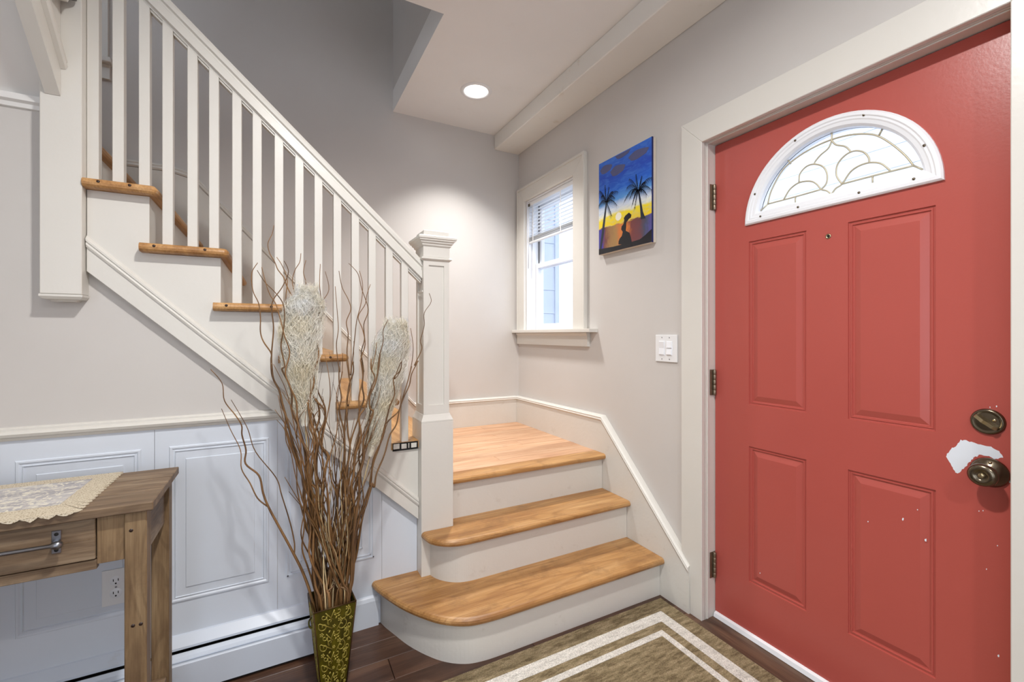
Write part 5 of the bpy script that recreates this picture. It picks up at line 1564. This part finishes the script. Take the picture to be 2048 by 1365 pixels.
def plume(axis_px, widths, yd, label, seed):
    """axis_px: base>tip pixel polyline, widths in metres"""
    rn_ = random.Random(seed)
    ax = catmull([atY(x, y, yd) for x, y in axis_px], 8); n = len(ax)
    wd = []
    for k in range(n):
        t = k / (n - 1) * (len(widths) - 1); i = min(int(t), len(widths) - 2); wd.append(widths[i] + (widths[i + 1] - widths[i]) * (t - i))
    t_ = empty('dried_grass', ax[0], label, 'dried grass', 'dried grass plumes in cellophane')
    bm = NB()
    for s_ in range(5200):
        k0 = rn_.randrange(int(n * 0.25), n - 1); L = rn_.uniform(3, 9)
        a = rn_.random() * 2 * PI; rr = 0.35 + 0.65 * rn_.random() ** 0.7
        a2 = a + rn_.uniform(-1.0, 1.0); r2 = min(1.15, rr + rn_.uniform(-0.05, 0.35))
        pts = []
        for q in range(5):
            u = q / 4; k = k0 + L * u
            kk_ = min(int(k), n - 1); ext = max(0, k - (n - 1)) * 0.0058
            c = ax[kk_]; w = wd[kk_]
            aa = a + (a2 - a) * u; r_ = (rr + (r2 - rr) * u) * w
            pts.append(c + Vector((math.cos(aa) * r_, math.sin(aa) * r_ * 0.75, ext)) + Vector((rn_.uniform(-1, 1), rn_.uniform(-1, 1), rn_.uniform(-1, 1))) * (0.005 if s_ % 3 else 0.010))
        add_tube(bm, pts, [0.0006, 0.0006, 0.0005, 0.0005, 0.0003], 3, False)
    tag(link_mesh('plume_fibres', bm, M['plume'], t_), kind='stuff')
    bm = NB()                       # matted inner fibres
    i0, i1 = int(n * .2), n - 2
    rings = [[bm.verts.new(ax[k] + Vector((math.cos(2 * PI * q / 16) * wd[k] * 0.55 * rn_.uniform(.8, 1.2), math.sin(2 * PI * q / 16) * wd[k] * 0.42 * rn_.uniform(.8, 1.2), rn_.uniform(-.004, .004)))) for q in range(16)] for k in range(i0, i1)]
    for A, B in zip(rings, rings[1:]): bridge(bm, A, B)
    bm.faces.new(rings[0]); bm.faces.new(rings[-1][::-1])
    link_mesh('plume_core', bm, M['plume'], t_)
    bm = NB()                       # stems down into the vase
    for q in range(7):
        e = VC + Vector((rn_.uniform(-.03, .03), rn_.uniform(-.03, .03), 0.03)); mth = VC + Vector((rn_.uniform(-.04, .04), rn_.uniform(-.04, .04), VH))
        add_tube(bm, catmull([e, mth, mth.lerp(ax[0], 0.5) + Vector((rn_.uniform(-.01, .01), 0, 0)), ax[0], ax[int(n * .3)]], 4), 0.0012, 5)
    link_mesh('stems', bm, M['pale'], t_, True)
    bm = NB(); rings = []           # crinkled sleeve, open and ragged at the top
    tipd = (ax[-1] - ax[-4]).normalized()
    base = [(ax[k], wd[k]) for k in range(int(n * 0.74), n, 2)] + [(ax[-1] + tipd * e, wd[-1] * (1 - e * 3)) for e in (0.010, 0.022, 0.034)]
    for j, (c, w0) in enumerate(base):
        w = w0 * 1.10 + 0.004; top_ = j > len(base) - 4
        rings.append([bm.verts.new(c + Vector((math.cos(2 * PI * q / 22) * w * (1 + rn_.uniform(-.16, .16)), math.sin(2 * PI * q / 22) * w * 0.8 * (1 + rn_.uniform(-.16, .16)), rn_.uniform(-.007, .007) + (0.010 * math.sin(q * 2.1) if top_ else 0)))) for q in range(22)])
    for A, B in zip(rings, rings[1:]): bridge(bm, A, B)
    bmesh.ops.triangulate(bm, faces=bm.faces)
    link_mesh('cellophane_sleeve', bm, M['cello'], t_)
plume([(618, 930), (612, 860), (606, 790), (600, 720), (602, 660), (610, 612), (614, 590)], [0.012, 0.022, 0.040, 0.056, 0.066, 0.060, 0.034], -1.22, 'white dried grass plume in cellophane on the left of the bundle', 5)
plume([(722, 985), (738, 920), (752, 860), (765, 800), (776, 740), (784, 690), (790, 655)], [0.010, 0.018, 0.032, 0.048, 0.062, 0.064, 0.040], -1.22, 'cream dried grass plume in cellophane next to the newel post', 6)
